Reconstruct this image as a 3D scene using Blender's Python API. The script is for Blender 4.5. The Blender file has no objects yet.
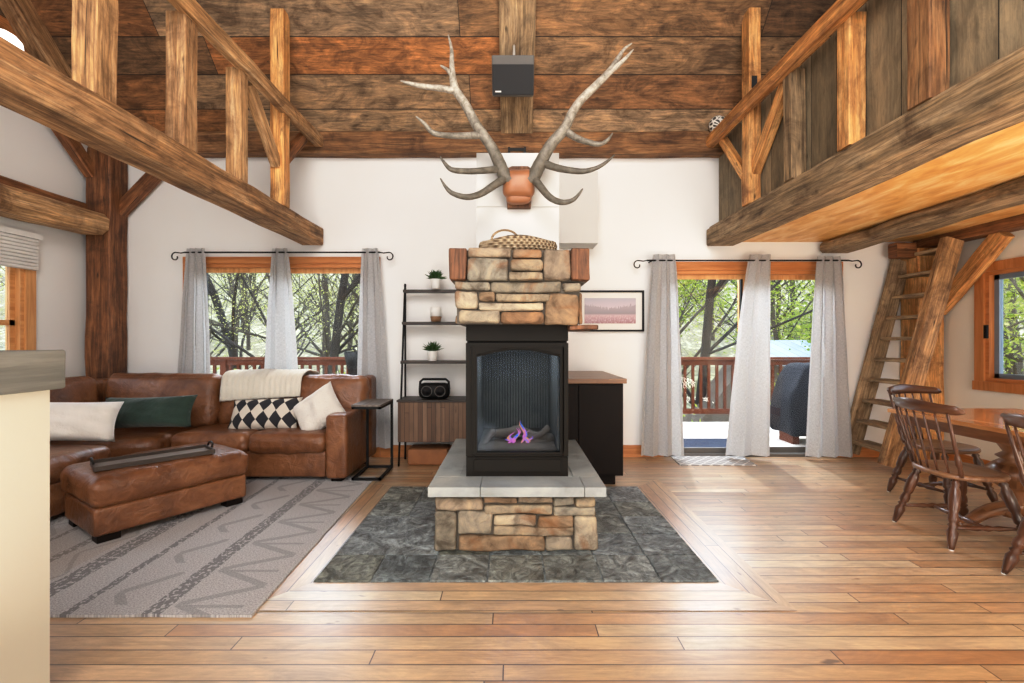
import bpy, bmesh, math, random
from mathutils import Vector, Matrix, noise
random.seed(7)
PI = math.pi
SC = bpy.context.scene
COL = SC.collection
F, CX, CY, H = 455.0, 512.0, 341.5, 1.29

def P(px, py, D):
    return Vector(((px-CX)*D/F, D, H-(py-CY)*D/F))

# ------------------------------------------------------------------ materials
class NT:
    def __init__(s, name):
        s.m = bpy.data.materials.new(name); s.m.use_nodes = True
        s.t = s.m.node_tree; s.t.nodes.clear()
        s.out = s.n('ShaderNodeOutputMaterial')
    def n(s, typ, **kw):
        nd = s.t.nodes.new(typ)
        for k, v in kw.items():
            if k == 'ins':
                for a, b in v.items():
                    if isinstance(b, bpy.types.NodeSocket): s.t.links.new(b, nd.inputs[a])
                    else: nd.inputs[a].default_value = b
            else: setattr(nd, k, v)
        return nd
    def l(s, a, b): s.t.links.new(a, b)
    def math(s, op, a, b=None, c=None, clamp=False):
        nd = s.n('ShaderNodeMath', operation=op); nd.use_clamp = clamp
        for i, v in enumerate((a, b, c)):
            if v is None: continue
            if isinstance(v, bpy.types.NodeSocket): s.l(v, nd.inputs[i])
            else: nd.inputs[i].default_value = v
        return nd.outputs[0]
    def vec(s, x, y, z=0.0):
        nd = s.n('ShaderNodeCombineXYZ')
        for i, v in enumerate((x, y, z)):
            if isinstance(v, bpy.types.NodeSocket): s.l(v, nd.inputs[i])
            else: nd.inputs[i].default_value = v
        return nd.outputs[0]
    def noise(s, v, scale=5, detail=4, rough=.55, dist=0.0):
        nd = s.n('ShaderNodeTexNoise', ins={'Scale': scale, 'Detail': detail, 'Roughness': rough, 'Distortion': dist})
        if v is not None: s.l(v, nd.inputs['Vector'])
        return nd.outputs['Fac']
    def ramp(s, f, stops, interp='LINEAR'):
        nd = s.n('ShaderNodeValToRGB'); cr = nd.color_ramp; cr.interpolation = interp
        while len(cr.elements) < len(stops): cr.elements.new(.5)
        for e, (p, c) in zip(cr.elements, stops):
            e.position = p; e.color = (c[0], c[1], c[2], 1) if len(c) == 3 else c
        s.l(f, nd.inputs[0]); return nd.outputs[0]
    def mix(s, f, a, b, mode='MIX'):
        nd = s.n('ShaderNodeMix', data_type='RGBA', blend_type=mode)
        for i, v in ((0, f), (6, a), (7, b)):
            if isinstance(v, bpy.types.NodeSocket): s.l(v, nd.inputs[i])
            else: nd.inputs[i].default_value = v if i == 0 or len(v) == 4 else (*v, 1)
        return nd.outputs[2]
    def uv(s):
        nd = s.n('ShaderNodeTexCoord'); return nd.outputs['UV']
    def obj(s):
        nd = s.n('ShaderNodeTexCoord'); return nd.outputs['Object']
    def sep(s, v):
        nd = s.n('ShaderNodeSeparateXYZ'); s.l(v, nd.inputs[0]); return nd.outputs
    def orand(s):
        return s.n('ShaderNodeObjectInfo').outputs['Random']
    def bump(s, h, strength=.3, dist=.01):
        nd = s.n('ShaderNodeBump', ins={'Strength': strength, 'Distance': dist}); s.l(h, nd.inputs['Height']); return nd.outputs[0]
    def bsdf(s, col, rough=.5, normal=None, metallic=0.0, spec=.5, coat=0.0, sheen=0.0, trans=0.0):
        nd = s.n('ShaderNodeBsdfPrincipled')
        for k, v in (('Base Color', col), ('Roughness', rough), ('Metallic', metallic), ('Specular IOR Level', spec),
                     ('Coat Weight', coat), ('Sheen Weight', sheen), ('Transmission Weight', trans)):
            if isinstance(v, bpy.types.NodeSocket): s.l(v, nd.inputs[k])
            elif k == 'Base Color': nd.inputs[k].default_value = (*v, 1) if len(v) == 3 else v
            else: nd.inputs[k].default_value = v
        if normal is not None: s.l(normal, nd.inputs['Normal'])
        s.l(nd.outputs[0], s.out.inputs[0]); return nd

def flat(name, c, rough=.5, metallic=0.0, spec=.5, bump=0, bscale=60, var=.12, coat=0.0):
    t = NT(name); v = t.obj()
    f = t.noise(v, 6, 3)
    col = t.mix(f, tuple(x*(1-var) for x in c), tuple(min(1, x*(1+var)) for x in c))
    nrm = t.bump(t.noise(v, bscale, 3), bump, .004) if bump else None
    t.bsdf(col, rough, nrm, metallic, spec, coat); return t.m

def wood(name, dark, mid, light, rough=.7, bump=.5, grain=22, blotch=.6, knots=True, vary=.25, coat=0.0):
    t = NT(name); s = t.sep(t.uv()); r = t.orand()
    ro = t.math('MULTIPLY', r, 37.0)
    u = t.math('ADD', s[0], ro); v = t.math('ADD', s[1], ro)
    g1 = t.noise(t.vec(t.math('MULTIPLY', u, 1.3), t.math('MULTIPLY', v, grain)), 1.0, 6, .65, .6)
    g2 = t.noise(t.vec(t.math('MULTIPLY', u, 1.2), t.math('MULTIPLY', v, 4)), 1.6, 4, .6, .3)
    f = t.math('ADD', t.math('MULTIPLY', g1, 1-blotch*.5), t.math('MULTIPLY', g2, blotch*.5))
    f = t.math('ADD', f, t.math('MULTIPLY', t.math('SUBTRACT', r, .5), vary*.4))
    col = t.ramp(f, [(.36, dark), (.5, mid), (.64, light)])
    if knots:
        gr = t.noise(t.vec(t.math('MULTIPLY', u, 5), t.math('MULTIPLY', v, 75)), 1.0, 5, .7, .8)
        st = t.noise(t.vec(t.math('MULTIPLY', u, 2.4), t.math('MULTIPLY', v, 3.2)), 1.0, 6, .7, 1.2)
        col = t.mix(1.0, col, t.ramp(gr, [(.32, (.5, .47, .44)), (.5, (1, 1, 1)), (.7, (1.4, 1.38, 1.3))]), 'MULTIPLY')
        col = t.mix(1.0, col, t.ramp(st, [(.34, (.5, .44, .4)), (.5, (1, 1, 1)), (.68, (1.35, 1.3, 1.2))]), 'MULTIPLY')
        k = t.noise(t.vec(t.math('MULTIPLY', u, 3), t.math('MULTIPLY', v, 9)), 1.7, 2, .5)
        col = t.mix(t.ramp(k, [(.68, (0, 0, 0)), (.78, (1, 1, 1))]), col, tuple(x*.35 for x in dark))
        cr = t.noise(t.vec(t.math('MULTIPLY', u, .9), t.math('MULTIPLY', v, 26)), 1.3, 2, .5, .3)
        col = t.mix(t.ramp(cr, [(.27, (1, 1, 1)), (.32, (0, 0, 0))]), col, tuple(x*.3 for x in dark))
    t.bsdf(col, rough, t.bump(g1, bump, .012), coat=coat); return t.m

def planks(name, cols, width, length, gap=.012, rough=.6, bump=.4, grain=20, contrast=.5, gapcol=(.02, .012, .008), spec=.5, grit=0.0, coat=0.0):
    """cols: list of (pos, colour) for the per-board ramp."""
    t = NT(name); s = t.sep(t.uv())
    vv = t.math('DIVIDE', s[1], width); row = t.math('FLOOR', vv)
    wn = t.n('ShaderNodeTexWhiteNoise', noise_dimensions='1D'); t.l(row, wn.inputs['W'])
    uu = t.math('ADD', t.math('DIVIDE', s[0], length), t.math('MULTIPLY', wn.outputs[0], 7.3))
    seg = t.math('FLOOR', uu)
    w2 = t.n('ShaderNodeTexWhiteNoise', noise_dimensions='2D'); t.l(t.vec(row, seg), w2.inputs['Vector'])
    rnd = w2.outputs[0]
    off = t.math('MULTIPLY', rnd, 50.0)
    u = t.math('ADD', s[0], off); v = t.math('ADD', s[1], off)
    g1 = t.noise(t.vec(t.math('MULTIPLY', u, 1.5), t.math('MULTIPLY', v, grain)), 1.2, 6, .65, .7)
    g2 = t.noise(t.vec(t.math('MULTIPLY', u, 2.2), t.math('MULTIPLY', v, 5)), 1.3, 5, .6, .2)
    g = t.math('ADD', t.math('MULTIPLY', g1, .5), t.math('MULTIPLY', g2, .5))
    col = t.ramp(rnd, cols, 'LINEAR')
    sh = t.ramp(g, [(.3, (1-contrast,)*3), (.5, (1, 1, 1)), (.7, (1+contrast*.5,)*3)])
    col = t.mix(1.0, col, sh, 'MULTIPLY')
    if grit:
        gr = t.noise(t.vec(t.math('MULTIPLY', u, 4), t.math('MULTIPLY', v, 60)), 1.0, 6, .75, .8)
        st = t.noise(t.vec(t.math('MULTIPLY', s[0], 2.6), t.math('MULTIPLY', v, 7)), 1.0, 7, .72, 1.5)
        col = t.mix(grit, col, t.mix(1.0, col, t.ramp(gr, [(.32, (.35, .32, .3)), (.5, (1, 1, 1)), (.68, (1.7, 1.65, 1.55))]), 'MULTIPLY'))
        col = t.mix(grit, col, t.mix(1.0, col, t.ramp(st, [(.36, (.42, .37, .33)), (.5, (1, 1, 1)), (.64, (1.7, 1.6, 1.45))]), 'MULTIPLY'))
    k = t.noise(t.vec(t.math('MULTIPLY', u, 4), t.math('MULTIPLY', v, 10)), 1.6, 2, .5)
    col = t.mix(t.ramp(k, [(.69, (0, 0, 0)), (.76, (.8, .8, .8))]), col, (.06, .03, .015))
    e1 = t.math('ABSOLUTE', t.math('SUBTRACT', t.math('FRACT', vv), .5))
    e2 = t.math('ABSOLUTE', t.math('SUBTRACT', t.math('FRACT', uu), .5))
    m1 = t.math('GREATER_THAN', e1, .5-gap/width*.5); m2 = t.math('GREATER_THAN', e2, .5-gap/length*.5)
    m = t.math('MAXIMUM', m1, m2)
    col = t.mix(m, col, gapcol)
    hgt = t.math('SUBTRACT', t.math('MULTIPLY', g1, .25), m)
    rr = t.math('ADD', t.math('MULTIPLY', g2, .25), rough-.12)
    nd = t.bsdf(col, rr, t.bump(hgt, bump, .006), spec=spec, coat=coat); nd.inputs['Coat Roughness'].default_value = .42; nd.inputs['Coat IOR'].default_value = 1.75; return t.m

M = {}
M['beam'] = wood('aged_brown_timber', (.13, .062, .024), (.34, .185, .082), (.56, .37, .2), .75, .8)
M['beam_dark'] = wood('dark_brown_timber', (.09, .04, .016), (.22, .105, .042), (.36, .2, .09), .75, .8)
M['beam_light'] = wood('pale_brown_timber', (.22, .115, .048), (.46, .27, .125), (.68, .48, .28), .75, .7)
M['beam_grey'] = wood('grey_brown_timber', (.13, .085, .045), (.30, .205, .115), (.46, .34, .21), .8, .9)
M['beam_red'] = wood('red_brown_timber', (.08, .027, .010), (.2, .078, .028), (.33, .15, .06), .65, .5)
M['honey'] = wood('honey_timber', (.3, .12, .035), (.56, .27, .09), (.74, .44, .18), .65, .5)
M['cherry'] = wood('orange_casing_wood', (.36, .12, .03), (.5, .19, .055), (.6, .26, .09), .4, .1, knots=False, vary=.1)
M['pine'] = wood('pine_casing_wood', (.5, .22, .07), (.64, .32, .12), (.74, .42, .18), .45, .1, knots=False, vary=.1)
M['loftboard'] = planks('grey_brown_boards', [(0, (.16, .12, .07)), (.5, (.26, .2, .125)), (1, (.36, .29, .19))], .27, 9, .006, .8, .5, 14, .45, grit=.4)
M['roof'] = planks('reclaimed_roof_boards', [(0, (.10, .055, .028)), (.25, (.22, .12, .055)), (.42, (.27, .185, .11)), (.55, (.12, .056, .024)),
                    (.7, (.33, .235, .145)), (.8, (.2, .09, .035)), (.95, (.22, .10, .038)), (1, (.42, .17, .055))], .235, 2.9, .006, .8, .9, 16, .55, grit=.9)
def floor_mat(name, w, L):
    return planks(name, [(0, (.38, .20, .088)), (.3, (.46, .29, .145)), (.6, (.53, .375, .215)), (.85, (.42, .235, .11)), (1, (.58, .45, .29))], w, L, .0055, .36, .3, 14, .32, (.045, .022, .012), .8, grit=.32, coat=.9)
M['floor'] = floor_mat('honey_plank_floor', .0865, 1.9)
M['border'] = floor_mat('honey_border_floor', .0865, 4.3)
M['deck'] = planks('pale_deck_boards', [(0, (.5, .45, .4)), (1, (.66, .6, .54))], .14, 4, .006, .7, .2, 14, .2)
M['redwood'] = flat('red_deck_stain', (.09, .024, .009), .7, spec=.2)

def plaster(name, c):
    t = NT(name); v = t.obj()
    f = t.noise(v, 1.2, 5); c2 = tuple(x*.93 for x in c)
    t.bsdf(t.mix(f, c2, c), .85, t.bump(t.noise(v, 90, 3), .12, .003), spec=.2); return t.m
M['plaster'] = plaster('white_plaster', (.84, .84, .83))
M['cream'] = plaster('cream_plaster', (.84, .8, .7))
M['white'] = plaster('white_painted_board', (.64, .64, .625))

t = NT('orange_plywood'); v = t.obj()
f = t.noise(t.vec(*[t.math('MULTIPLY', a, b) for a, b in zip(t.sep(v), (5, 1.6, 1))]), 1.8, 6, .6, .5)
t.bsdf(t.ramp(f, [(.3, (.6, .26, .06)), (.5, (.82, .44, .13)), (.7, (.95, .68, .34))]), .45, t.bump(f, .1, .004)); M['ply'] = t.m

t = NT('brown_leather'); v = t.obj()
f1 = t.noise(v, 3.2, 6, .6, .4); f2 = t.noise(v, 9, 5, .6, 1.5)
vor = t.n('ShaderNodeTexVoronoi', ins={'Scale': 260.0}); t.l(v, vor.inputs['Vector'])
col = t.ramp(t.math('ADD', t.math('MULTIPLY', f1, .7), t.math('MULTIPLY', f2, .3)), [(.32, (.075, .026, .010)), (.5, (.185, .07, .027)), (.7, (.32, .14, .06))])
hh = t.math('ADD', t.math('MULTIPLY', f2, 1.0), t.math('MULTIPLY', vor.outputs['Distance'], .06))
t.bsdf(col, t.math('ADD', t.math('MULTIPLY', f2, .25), .2), t.bump(hh, .55, .025), spec=.5, coat=.12); M['leather'] = t.m

def fabric(name, c, scale=140, bump=.5, var=.15, rough=.9, sheen=.3):
    t = NT(name); v = t.obj(); f = t.noise(v, 5, 4); w = t.noise(v, scale, 3, .6)
    col = t.mix(f, tuple(x*(1-var) for x in c), tuple(min(1, x*(1+var)) for x in c))
    t.bsdf(col, rough, t.bump(w, bump, .01), spec=.2, sheen=sheen); return t.m
M['pillow_white'] = fabric('white_fabric', (.8, .78, .74), 35)
M['pillow_fur'] = fabric('cream_nubby_fabric', (.74, .7, .64), 70, .8)
M['green'] = fabric('dark_green_velvet', (.03, .055, .042), 22, 1.0, .7, .8, .25)
M['throw'] = fabric('cream_knit', (.66, .62, .54), 120, .6)
M['matfab'] = fabric('grey_doormat_fabric', (.3, .29, .28), 200, .6)
M['navy'] = fabric('dark_navy_outdoor_mat', (.012, .018, .035), 90, .5, .15, .9, 0)
M['cover'] = fabric('black_cover_cloth', (.006, .007, .011), 12, .5, .3, .8, 0)

t = NT('grey_linen'); v = t.obj(); s = t.sep(v)
wv = t.noise(t.vec(t.math('MULTIPLY', s[0], 260), t.math('MULTIPLY', s[2], 40), 0), 1, 3, .6)
wh = t.noise(t.vec(t.math('MULTIPLY', s[0], 40), t.math('MULTIPLY', s[2], 300), 0), 1, 3, .6)
w = t.math('ADD', wv, wh)
c = t.ramp(t.math('MULTIPLY', w, .5), [(.35, (.44, .44, .445)), (.65, (.68, .68, .68))])
d = t.n('ShaderNodeBsdfDiffuse', ins={'Color': c}); tr = t.n('ShaderNodeBsdfTranslucent', ins={'Color': c})
t.l(t.bump(w, .3, .003), d.inputs['Normal'])
mx = t.n('ShaderNodeMixShader', ins={0: .42}); t.l(d.outputs[0], mx.inputs[1]); t.l(tr.outputs[0], mx.inputs[2]); t.l(mx.outputs[0], t.out.inputs[0])
M['linen'] = t.m

# patterned pillow: harlequin diamonds of half triangles
t = NT('black_cream_diamond_fabric'); s = t.sep(t.uv())
a = t.math('ADD', t.math('MULTIPLY', s[0], 4.0), t.math('MULTIPLY', s[1], 3.0)); b = t.math('SUBTRACT', t.math('MULTIPLY', s[0], 4.0), t.math('MULTIPLY', s[1], 3.0))
ck = t.math('MODULO', t.math('ADD', t.math('FLOOR', a), t.math('FLOOR', t.math('ADD', b, 20))), 2.0)
vr = t.math('FRACT', t.math('MULTIPLY', s[1], 1.6))
nz = t.noise(t.uv(), 60, 3)
m = t.math('GREATER_THAN', t.math('ADD', ck, t.math('MULTIPLY', t.math('SUBTRACT', nz, .5), .4)), .5)
t.bsdf(t.mix(m, (.62, .57, .5), (.03, .03, .035)), .9, t.bump(nz, .4, .006), spec=.2); M['diamond'] = t.m

# rug: world coordinates inside the mesh
t = NT('grey_tribal_rug'); s = t.sep(t.uv()); x, y = s[0], s[1]
wob = t.math('MULTIPLY', t.math('SUBTRACT', t.noise(t.uv(), 9, 3), .5), .03)
x = t.math('ADD', x, wob)
def band(c, w): return t.math('LESS_THAN', t.math('ABSOLUTE', t.math('SUBTRACT', x, c)), w)
per = 1.13
stripes = None
for c, w in ((-1.73, .045), (-2.13, .022), (-2.40, .06), (-2.72, .03), (-2.98, .02), (-3.25, .05), (-3.6, .025), (-3.95, .05)):
    q = band(c, w); stripes = q if stripes is None else t.math('MAXIMUM', stripes, q)
dots = t.math('GREATER_THAN', t.noise(t.vec(t.math('MULTIPLY', x, 55), t.math('MULTIPLY', y, 40)), 1, 1), .44)
stripes = t.math('MULTIPLY', stripes, dots)
def zig(c, half, p, thick, lo=.0):
    # chevrons whose apex points along x
    ph = t.math('ABSOLUTE', t.math('SUBTRACT', t.math('FRACT', t.math('DIVIDE', y, p)), .5))
    xx = t.math('ADD', c-half, t.math('MULTIPLY', ph, 4*half))
    d1 = t.math('ABSOLUTE', t.math('SUBTRACT', x, xx))
    l = t.math('LESS_THAN', d1, thick)
    return t.math('MULTIPLY', l, band(c, half))
z1 = zig(-1.49, .17, .34, .045)
z1b = t.math('MULTIPLY', band(-1.49, .16), t.math('LESS_THAN', t.math('ABSOLUTE', t.math('SUBTRACT', t.math('FRACT', t.math('ADD', t.math('DIVIDE', y, .34), .05)), .5)), .035))
z2 = zig(-1.93, .1, .42, .03)
z2 = t.math('MULTIPLY', z2, t.math('GREATER_THAN', t.math('FRACT', t.math('DIVIDE', y, .42)), .25))
z3 = zig(-3.11, .08, .3, .018); z4 = zig(-2.56, .08, .5, .014)
pat = t.math('MAXIMUM', t.math('MAXIMUM', z1, z1b), t.math('MAXIMUM', z2, t.math('MAXIMUM', z3, z4)))
weave = t.noise(t.vec(t.math('MULTIPLY', x, 110), t.math('MULTIPLY', y, 170)), 1, 4, .7)
base = t.mix(t.ramp(weave, [(.35, (0, 0, 0)), (.65, (1, 1, 1))]), (.27, .26, .265), (.68, .66, .66))
base = t.mix(t.math('MULTIPLY', pat, .42), base, (.2, .195, .2))
base = t.mix(t.math('MULTIPLY', stripes, .75), base, (.14, .135, .14))
tan = t.math('MULTIPLY', t.math('LESS_THAN', x, -2.5), .25)
base = t.mix(tan, base, (.38, .3, .22))
hgt = t.math('ADD', t.math('MULTIPLY', weave, .4), t.math('MULTIPLY', pat, .9))
t.bsdf(base, .95, t.bump(hgt, 1.0, .02), spec=.1, sheen=.1); M['rug'] = t.m

# doormat pattern
t = NT('grey_trellis_mat'); s = t.sep(t.uv())
a = t.math('FRACT', t.math('MULTIPLY', t.math('ADD', s[0], s[1]), 9)); b = t.math('FRACT', t.math('MULTIPLY', t.math('SUBTRACT', s[0], s[1]), 9))
m = t.math('MAXIMUM', t.math('LESS_THAN', a, .16), t.math('LESS_THAN', b, .16))
t.bsdf(t.mix(m, (.35, .34, .33), (.62, .6, .58)), .95, t.bump(t.noise(t.uv(), 150, 2), .5, .006), spec=.1); M['trellis'] = t.m

# stones: one colour per island
t = NT('field_stone'); g = t.n('ShaderNodeNewGeometry'); v = t.obj(); ri = g.outputs['Random Per Island']
c = t.ramp(ri, [(0, (.25, .165, .10)), (.2, (.31, .255, .185)), (.38, (.19, .175, .145)), (.55, (.35, .3, .235)), (.7, (.25, .15, .085)), (.85, (.26, .24, .2)), (1, (.37, .32, .25))], 'LINEAR')
n1 = t.noise(v, 7, 6, .65, .6); n2 = t.noise(v, 38, 5, .6)
c = t.mix(1.0, c, t.ramp(n1, [(.34, (.4, .36, .33)), (.5, (.9, .88, .85)), (.66, (1.35, 1.25, 1.1))]), 'MULTIPLY')
c = t.mix(t.ramp(t.noise(v, 4, 4, .6, 1.0), [(.55, (0, 0, 0)), (.72, (.7, .7, .7))]), c, (.2, .085, .03))
t.bsdf(c, .85, t.bump(t.math('ADD', n1, t.math('MULTIPLY', n2, .4)), .9, .02), spec=.25); M['stone'] = t.m
M['mortar'] = flat('dark_mortar', (.12, .1, .08), .95, bump=.5)
t = NT('bluestone_slab'); v = t.obj(); n1 = t.noise(v, 3, 6, .6, .5); n2 = t.noise(v, 30, 5, .6)
t.bsdf(t.ramp(n1, [(.3, (.2, .21, .2)), (.5, (.31, .33, .33)), (.7, (.42, .43, .4))]), .5, t.bump(t.math('ADD', n1, t.math('MULTIPLY', n2, .5)), .5, .01)); M['slab'] = t.m
# slate: tiles per island of a real tile mesh
t = NT('cleft_slate'); g = t.n('ShaderNodeNewGeometry'); v = t.obj(); ri = g.outputs['Random Per Island']
vo = t.n('ShaderNodeVectorMath', operation='ADD'); t.l(v, vo.inputs[0]); t.l(t.vec(t.math('MULTIPLY', ri, 40), t.math('MULTIPLY', ri, 17)), vo.inputs[1]); v = vo.outputs[0]
c = t.ramp(ri, [(0, (.13, .155, .16)), (.3, (.22, .255, .275)), (.5, (.17, .18, .14)), (.75, (.28, .32, .35)), (1, (.16, .18, .165))])
n1 = t.noise(v, 5, 7, .62, 1.8); n2 = t.noise(v, 1.9, 3, .5, .8)
n3 = t.noise(v, 9, 8, .7, 3.0)
c = t.mix(1.0, c, t.ramp(n1, [(.34, (.4,)*3), (.5, (1, 1, 1)), (.66, (1.9, 1.9, 1.9))]), 'MULTIPLY')
c = t.mix(1.0, c, t.ramp(n3, [(.38, (.45,)*3), (.5, (1, 1, 1)), (.62, (1.5, 1.5, 1.5))]), 'MULTIPLY')
t.bsdf(c, .38, t.bump(t.math('ADD', t.math('MULTIPLY', n1, 1.5), n3), 1.0, .03), spec=.9); M['slate'] = t.m
M['black'] = flat('black_metal', (.008, .008, .008), .5, 0, spec=.2)
M['stove'] = flat('bronze_black_metal', (.011, .009, .007), .5, .0, spec=.12)
M['stove_dark'] = flat('sooty_firebox', (.03, .032, .036), .8)
M['iron'] = flat('wrought_iron', (.02, .018, .017), .5, .6)
M['espresso'] = flat('espresso_cabinet', (.008, .005, .004), .5, spec=.12)
M['shelfwood'] = wood('dark_shelf_wood', (.015, .01, .008), (.035, .024, .018), (.06, .04, .03), .5, .2, knots=False)
M['walnut'] = planks('walnut_slats', [(0, (.10, .05, .028)), (.5, (.17, .09, .05)), (1, (.24, .14, .085))], .046, 3, .004, .5, .5, 16, .5)
M['butcher'] = planks('brown_counter', [(0, (.2, .1, .05)), (1, (.3, .17, .09))], .05, .9, .001, .35, .1, 14, .3, (.1, .05, .03))
M['greytop'] = wood('grey_brown_table_top', (.08, .06, .05), (.15, .12, .10), (.24, .2, .17), .5, .2, knots=False)
M['chairwood'] = wood('dark_maple', (.035, .013, .008), (.09, .034, .017), (.15, .062, .03), .3, .1, grain=14, knots=False, coat=.3)
M['seatwood'] = wood('worn_maple_seat', (.12, .05, .022), (.22, .11, .055), (.32, .18, .095), .35, .1, grain=14, knots=False, coat=.2)
M['tablewood'] = wood('red_maple_table', (.3, .11, .035), (.45, .2, .07), (.58, .3, .12), .25, .08, grain=10, knots=False, coat=.4)
M['tabledark'] = wood('dark_red_maple', (.12, .045, .018), (.22, .09, .036), (.32, .15, .065), .3, .08, grain=10, knots=False, coat=.3)
M['antler'] = wood('grey_antler', (.11, .09, .065), (.27, .235, .19), (.47, .43, .37), .6, .6, grain=60, knots=False, vary=.0)
t = NT('antler_bone'); v = t.obj(); s = t.sep(v)
f = t.noise(v, 22, 6, .65, .5)
zf = t.math('MULTIPLY', t.math('ADD', s[2], -.12), 2.2, clamp=True)
c = t.mix(zf, t.ramp(f, [(.3, (.06, .05, .035)), (.7, (.17, .15, .12))]), t.ramp(f, [(.35, (.2, .175, .14)), (.65, (.54, .5, .43))]))
t.bsdf(c, .55, t.bump(f, .5, .008)); M['antler'] = t.m
M['leather_tan'] = flat('tan_leather', (.3, .125, .055), .4, bump=.4, bscale=14, var=.35)
M['pot'] = flat('white_ceramic', (.78, .78, .76), .3)
M['leaf_pot'] = flat('dark_green_leaf', (.035, .09, .02), .5, var=.4)
M['wicker'] = None
t = NT('woven_wicker'); v = t.obj(); s = t.sep(v)
ang = t.math('MULTIPLY', t.math('ARCTAN2', s[1], s[0]), 18.0)
wa = t.math('SINE', t.math('ADD', t.math('MULTIPLY', t.math('ADD', s[0], s[1]), 160), t.math('MULTIPLY', t.math('FLOOR', t.math('MULTIPLY', s[2], 55)), 3.14)))
wz = t.math('ABSOLUTE', t.math('SUBTRACT', t.math('FRACT', t.math('MULTIPLY', s[2], 55)), .5))
hw = t.math('ADD', t.math('MULTIPLY', wa, .5), wz)
c = t.ramp(t.math('ADD', t.math('MULTIPLY', hw, .4), t.math('MULTIPLY', t.noise(v, 30, 3), .5)), [(.1, (.10, .06, .03)), (.4, (.34, .25, .15)), (.7, (.6, .5, .36))])
t.bsdf(c, .8, t.bump(hw, .9, .01)); M['wicker'] = t.m
M['redwick'] = flat('reddish_wicker', (.3, .12, .045), .7, bump=1.0, bscale=45, var=.5)
M['grey_plastic'] = flat('grey_speaker_shell', (.12, .11, .1), .5)
M['grille'] = flat('black_grille', (.012, .012, .014), .6, bump=.6, bscale=300)
M['log'] = flat('charred_log', (.24, .18, .13), .9, bump=1.0, bscale=20, var=.6)
M['concrete'] = wood('grey_weathered_cap', (.1, .1, .085), (.17, .165, .145), (.25, .24, .21), .8, .5, knots=False)
M['shade'] = flat('white_pleated_shade', (.75, .74, .72), .8)
M['outlet'] = flat('white_plastic', (.8, .8, .78), .4)
M['bark'] = flat('grey_bark', (.09, .075, .06), .95, bump=.8, bscale=14, var=.5)
M['bark_dark'] = flat('dark_bark', (.035, .028, .024), .95, bump=.8, bscale=14, var=.4)
def leafmat(name, a, b):
    t = NT(name); g = t.n('ShaderNodeNewGeometry')
    c = t.ramp(g.outputs['Random Per Island'], [(0, a), (1, b)])
    d = t.n('ShaderNodeBsdfDiffuse', ins={'Color': c}); tr = t.n('ShaderNodeBsdfTranslucent', ins={'Color': c})
    mx = t.n('ShaderNodeMixShader', ins={0: .45}); t.l(d.outputs[0], mx.inputs[1]); t.l(tr.outputs[0], mx.inputs[2]); t.l(mx.outputs[0], t.out.inputs[0]); return t.m
M['leafY'] = leafmat('yellow_green_buds', (.45, .48, .12), (.72, .72, .34))
M['leafG'] = leafmat('spring_green_leaves', (.22, .34, .04), (.58, .62, .14))
t = NT('spring_hillside'); v = t.obj(); n1 = t.noise(v, .5, 8, .7, .5); n2 = t.noise(v, 3.5, 6, .7)
t.bsdf(t.ramp(t.math('ADD', t.math('MULTIPLY', n1, .5), t.math('MULTIPLY', n2, .5)), [(.36, (.10, .085, .065)), (.44, (.3, .3, .14)), (.5, (.22, .19, .16)), (.56, (.5, .5, .3)), (.64, (.7, .68, .6))]), .95, spec=.1); M['hill'] = t.m
M['shedroof'] = planks('blue_metal_roof', [(0, (.25, .34, .42)), (1, (.36, .46, .54))], .3, 20, .02, .4, .3, 3, .2, (.1, .14, .2))
M['shedwall'] = flat('brown_grey_siding', (.14, .11, .085), .8)

def glassmat(name, tint, refl=.1, rough=.0, trans=(1, 1, 1)):
    t = NT(name); fr = t.n('ShaderNodeFresnel', ins={'IOR': 1.45})
    tr = t.n('ShaderNodeBsdfTransparent', ins={'Color': (*trans, 1)}); gl = t.n('ShaderNodeBsdfGlossy', ins={'Color': (*tint, 1), 'Roughness': rough})
    fac = t.math('ADD', t.math('MULTIPLY', fr.outputs[0], .7), refl, clamp=True)
    mx = t.n('ShaderNodeMixShader'); t.l(fac, mx.inputs[0]); t.l(tr.outputs[0], mx.inputs[1]); t.l(gl.outputs[0], mx.inputs[2]); t.l(mx.outputs[0], t.out.inputs[0]); return t.m
M['glass'] = glassmat('window_glass', (.9, .95, 1), .0, 0, (.97, .98, .98))
M['stoveglass'] = glassmat('smoked_fire_glass', (.6, .75, 1), -.02, .08, (.72, .76, .8))
M['jar'] = glassmat('clear_glass', (1, 1, 1), .05)

def emis(name, c1, c2, strength):
    t = NT(name); s = t.sep(t.obj()); f = t.noise(t.obj(), 20, 2)
    e = t.n('ShaderNodeEmission', ins={'Strength': strength}); t.l(t.ramp(f, [(.4, c1), (.6, c2)]), e.inputs['Color'])
    t.l(e.outputs[0], t.out.inputs[0]); return t.m
M['flame'] = emis('blue_pink_flame', (.05, .25, 1), (.9, .25, .6), 1.3)
M['flame2'] = emis('amber_flame', (1, .45, .2), (.8, .2, .7), 1.2)
M['bulb'] = emis('lit_white_glass', (1, .97, .92), (1, .97, .92), 2.2)

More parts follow.
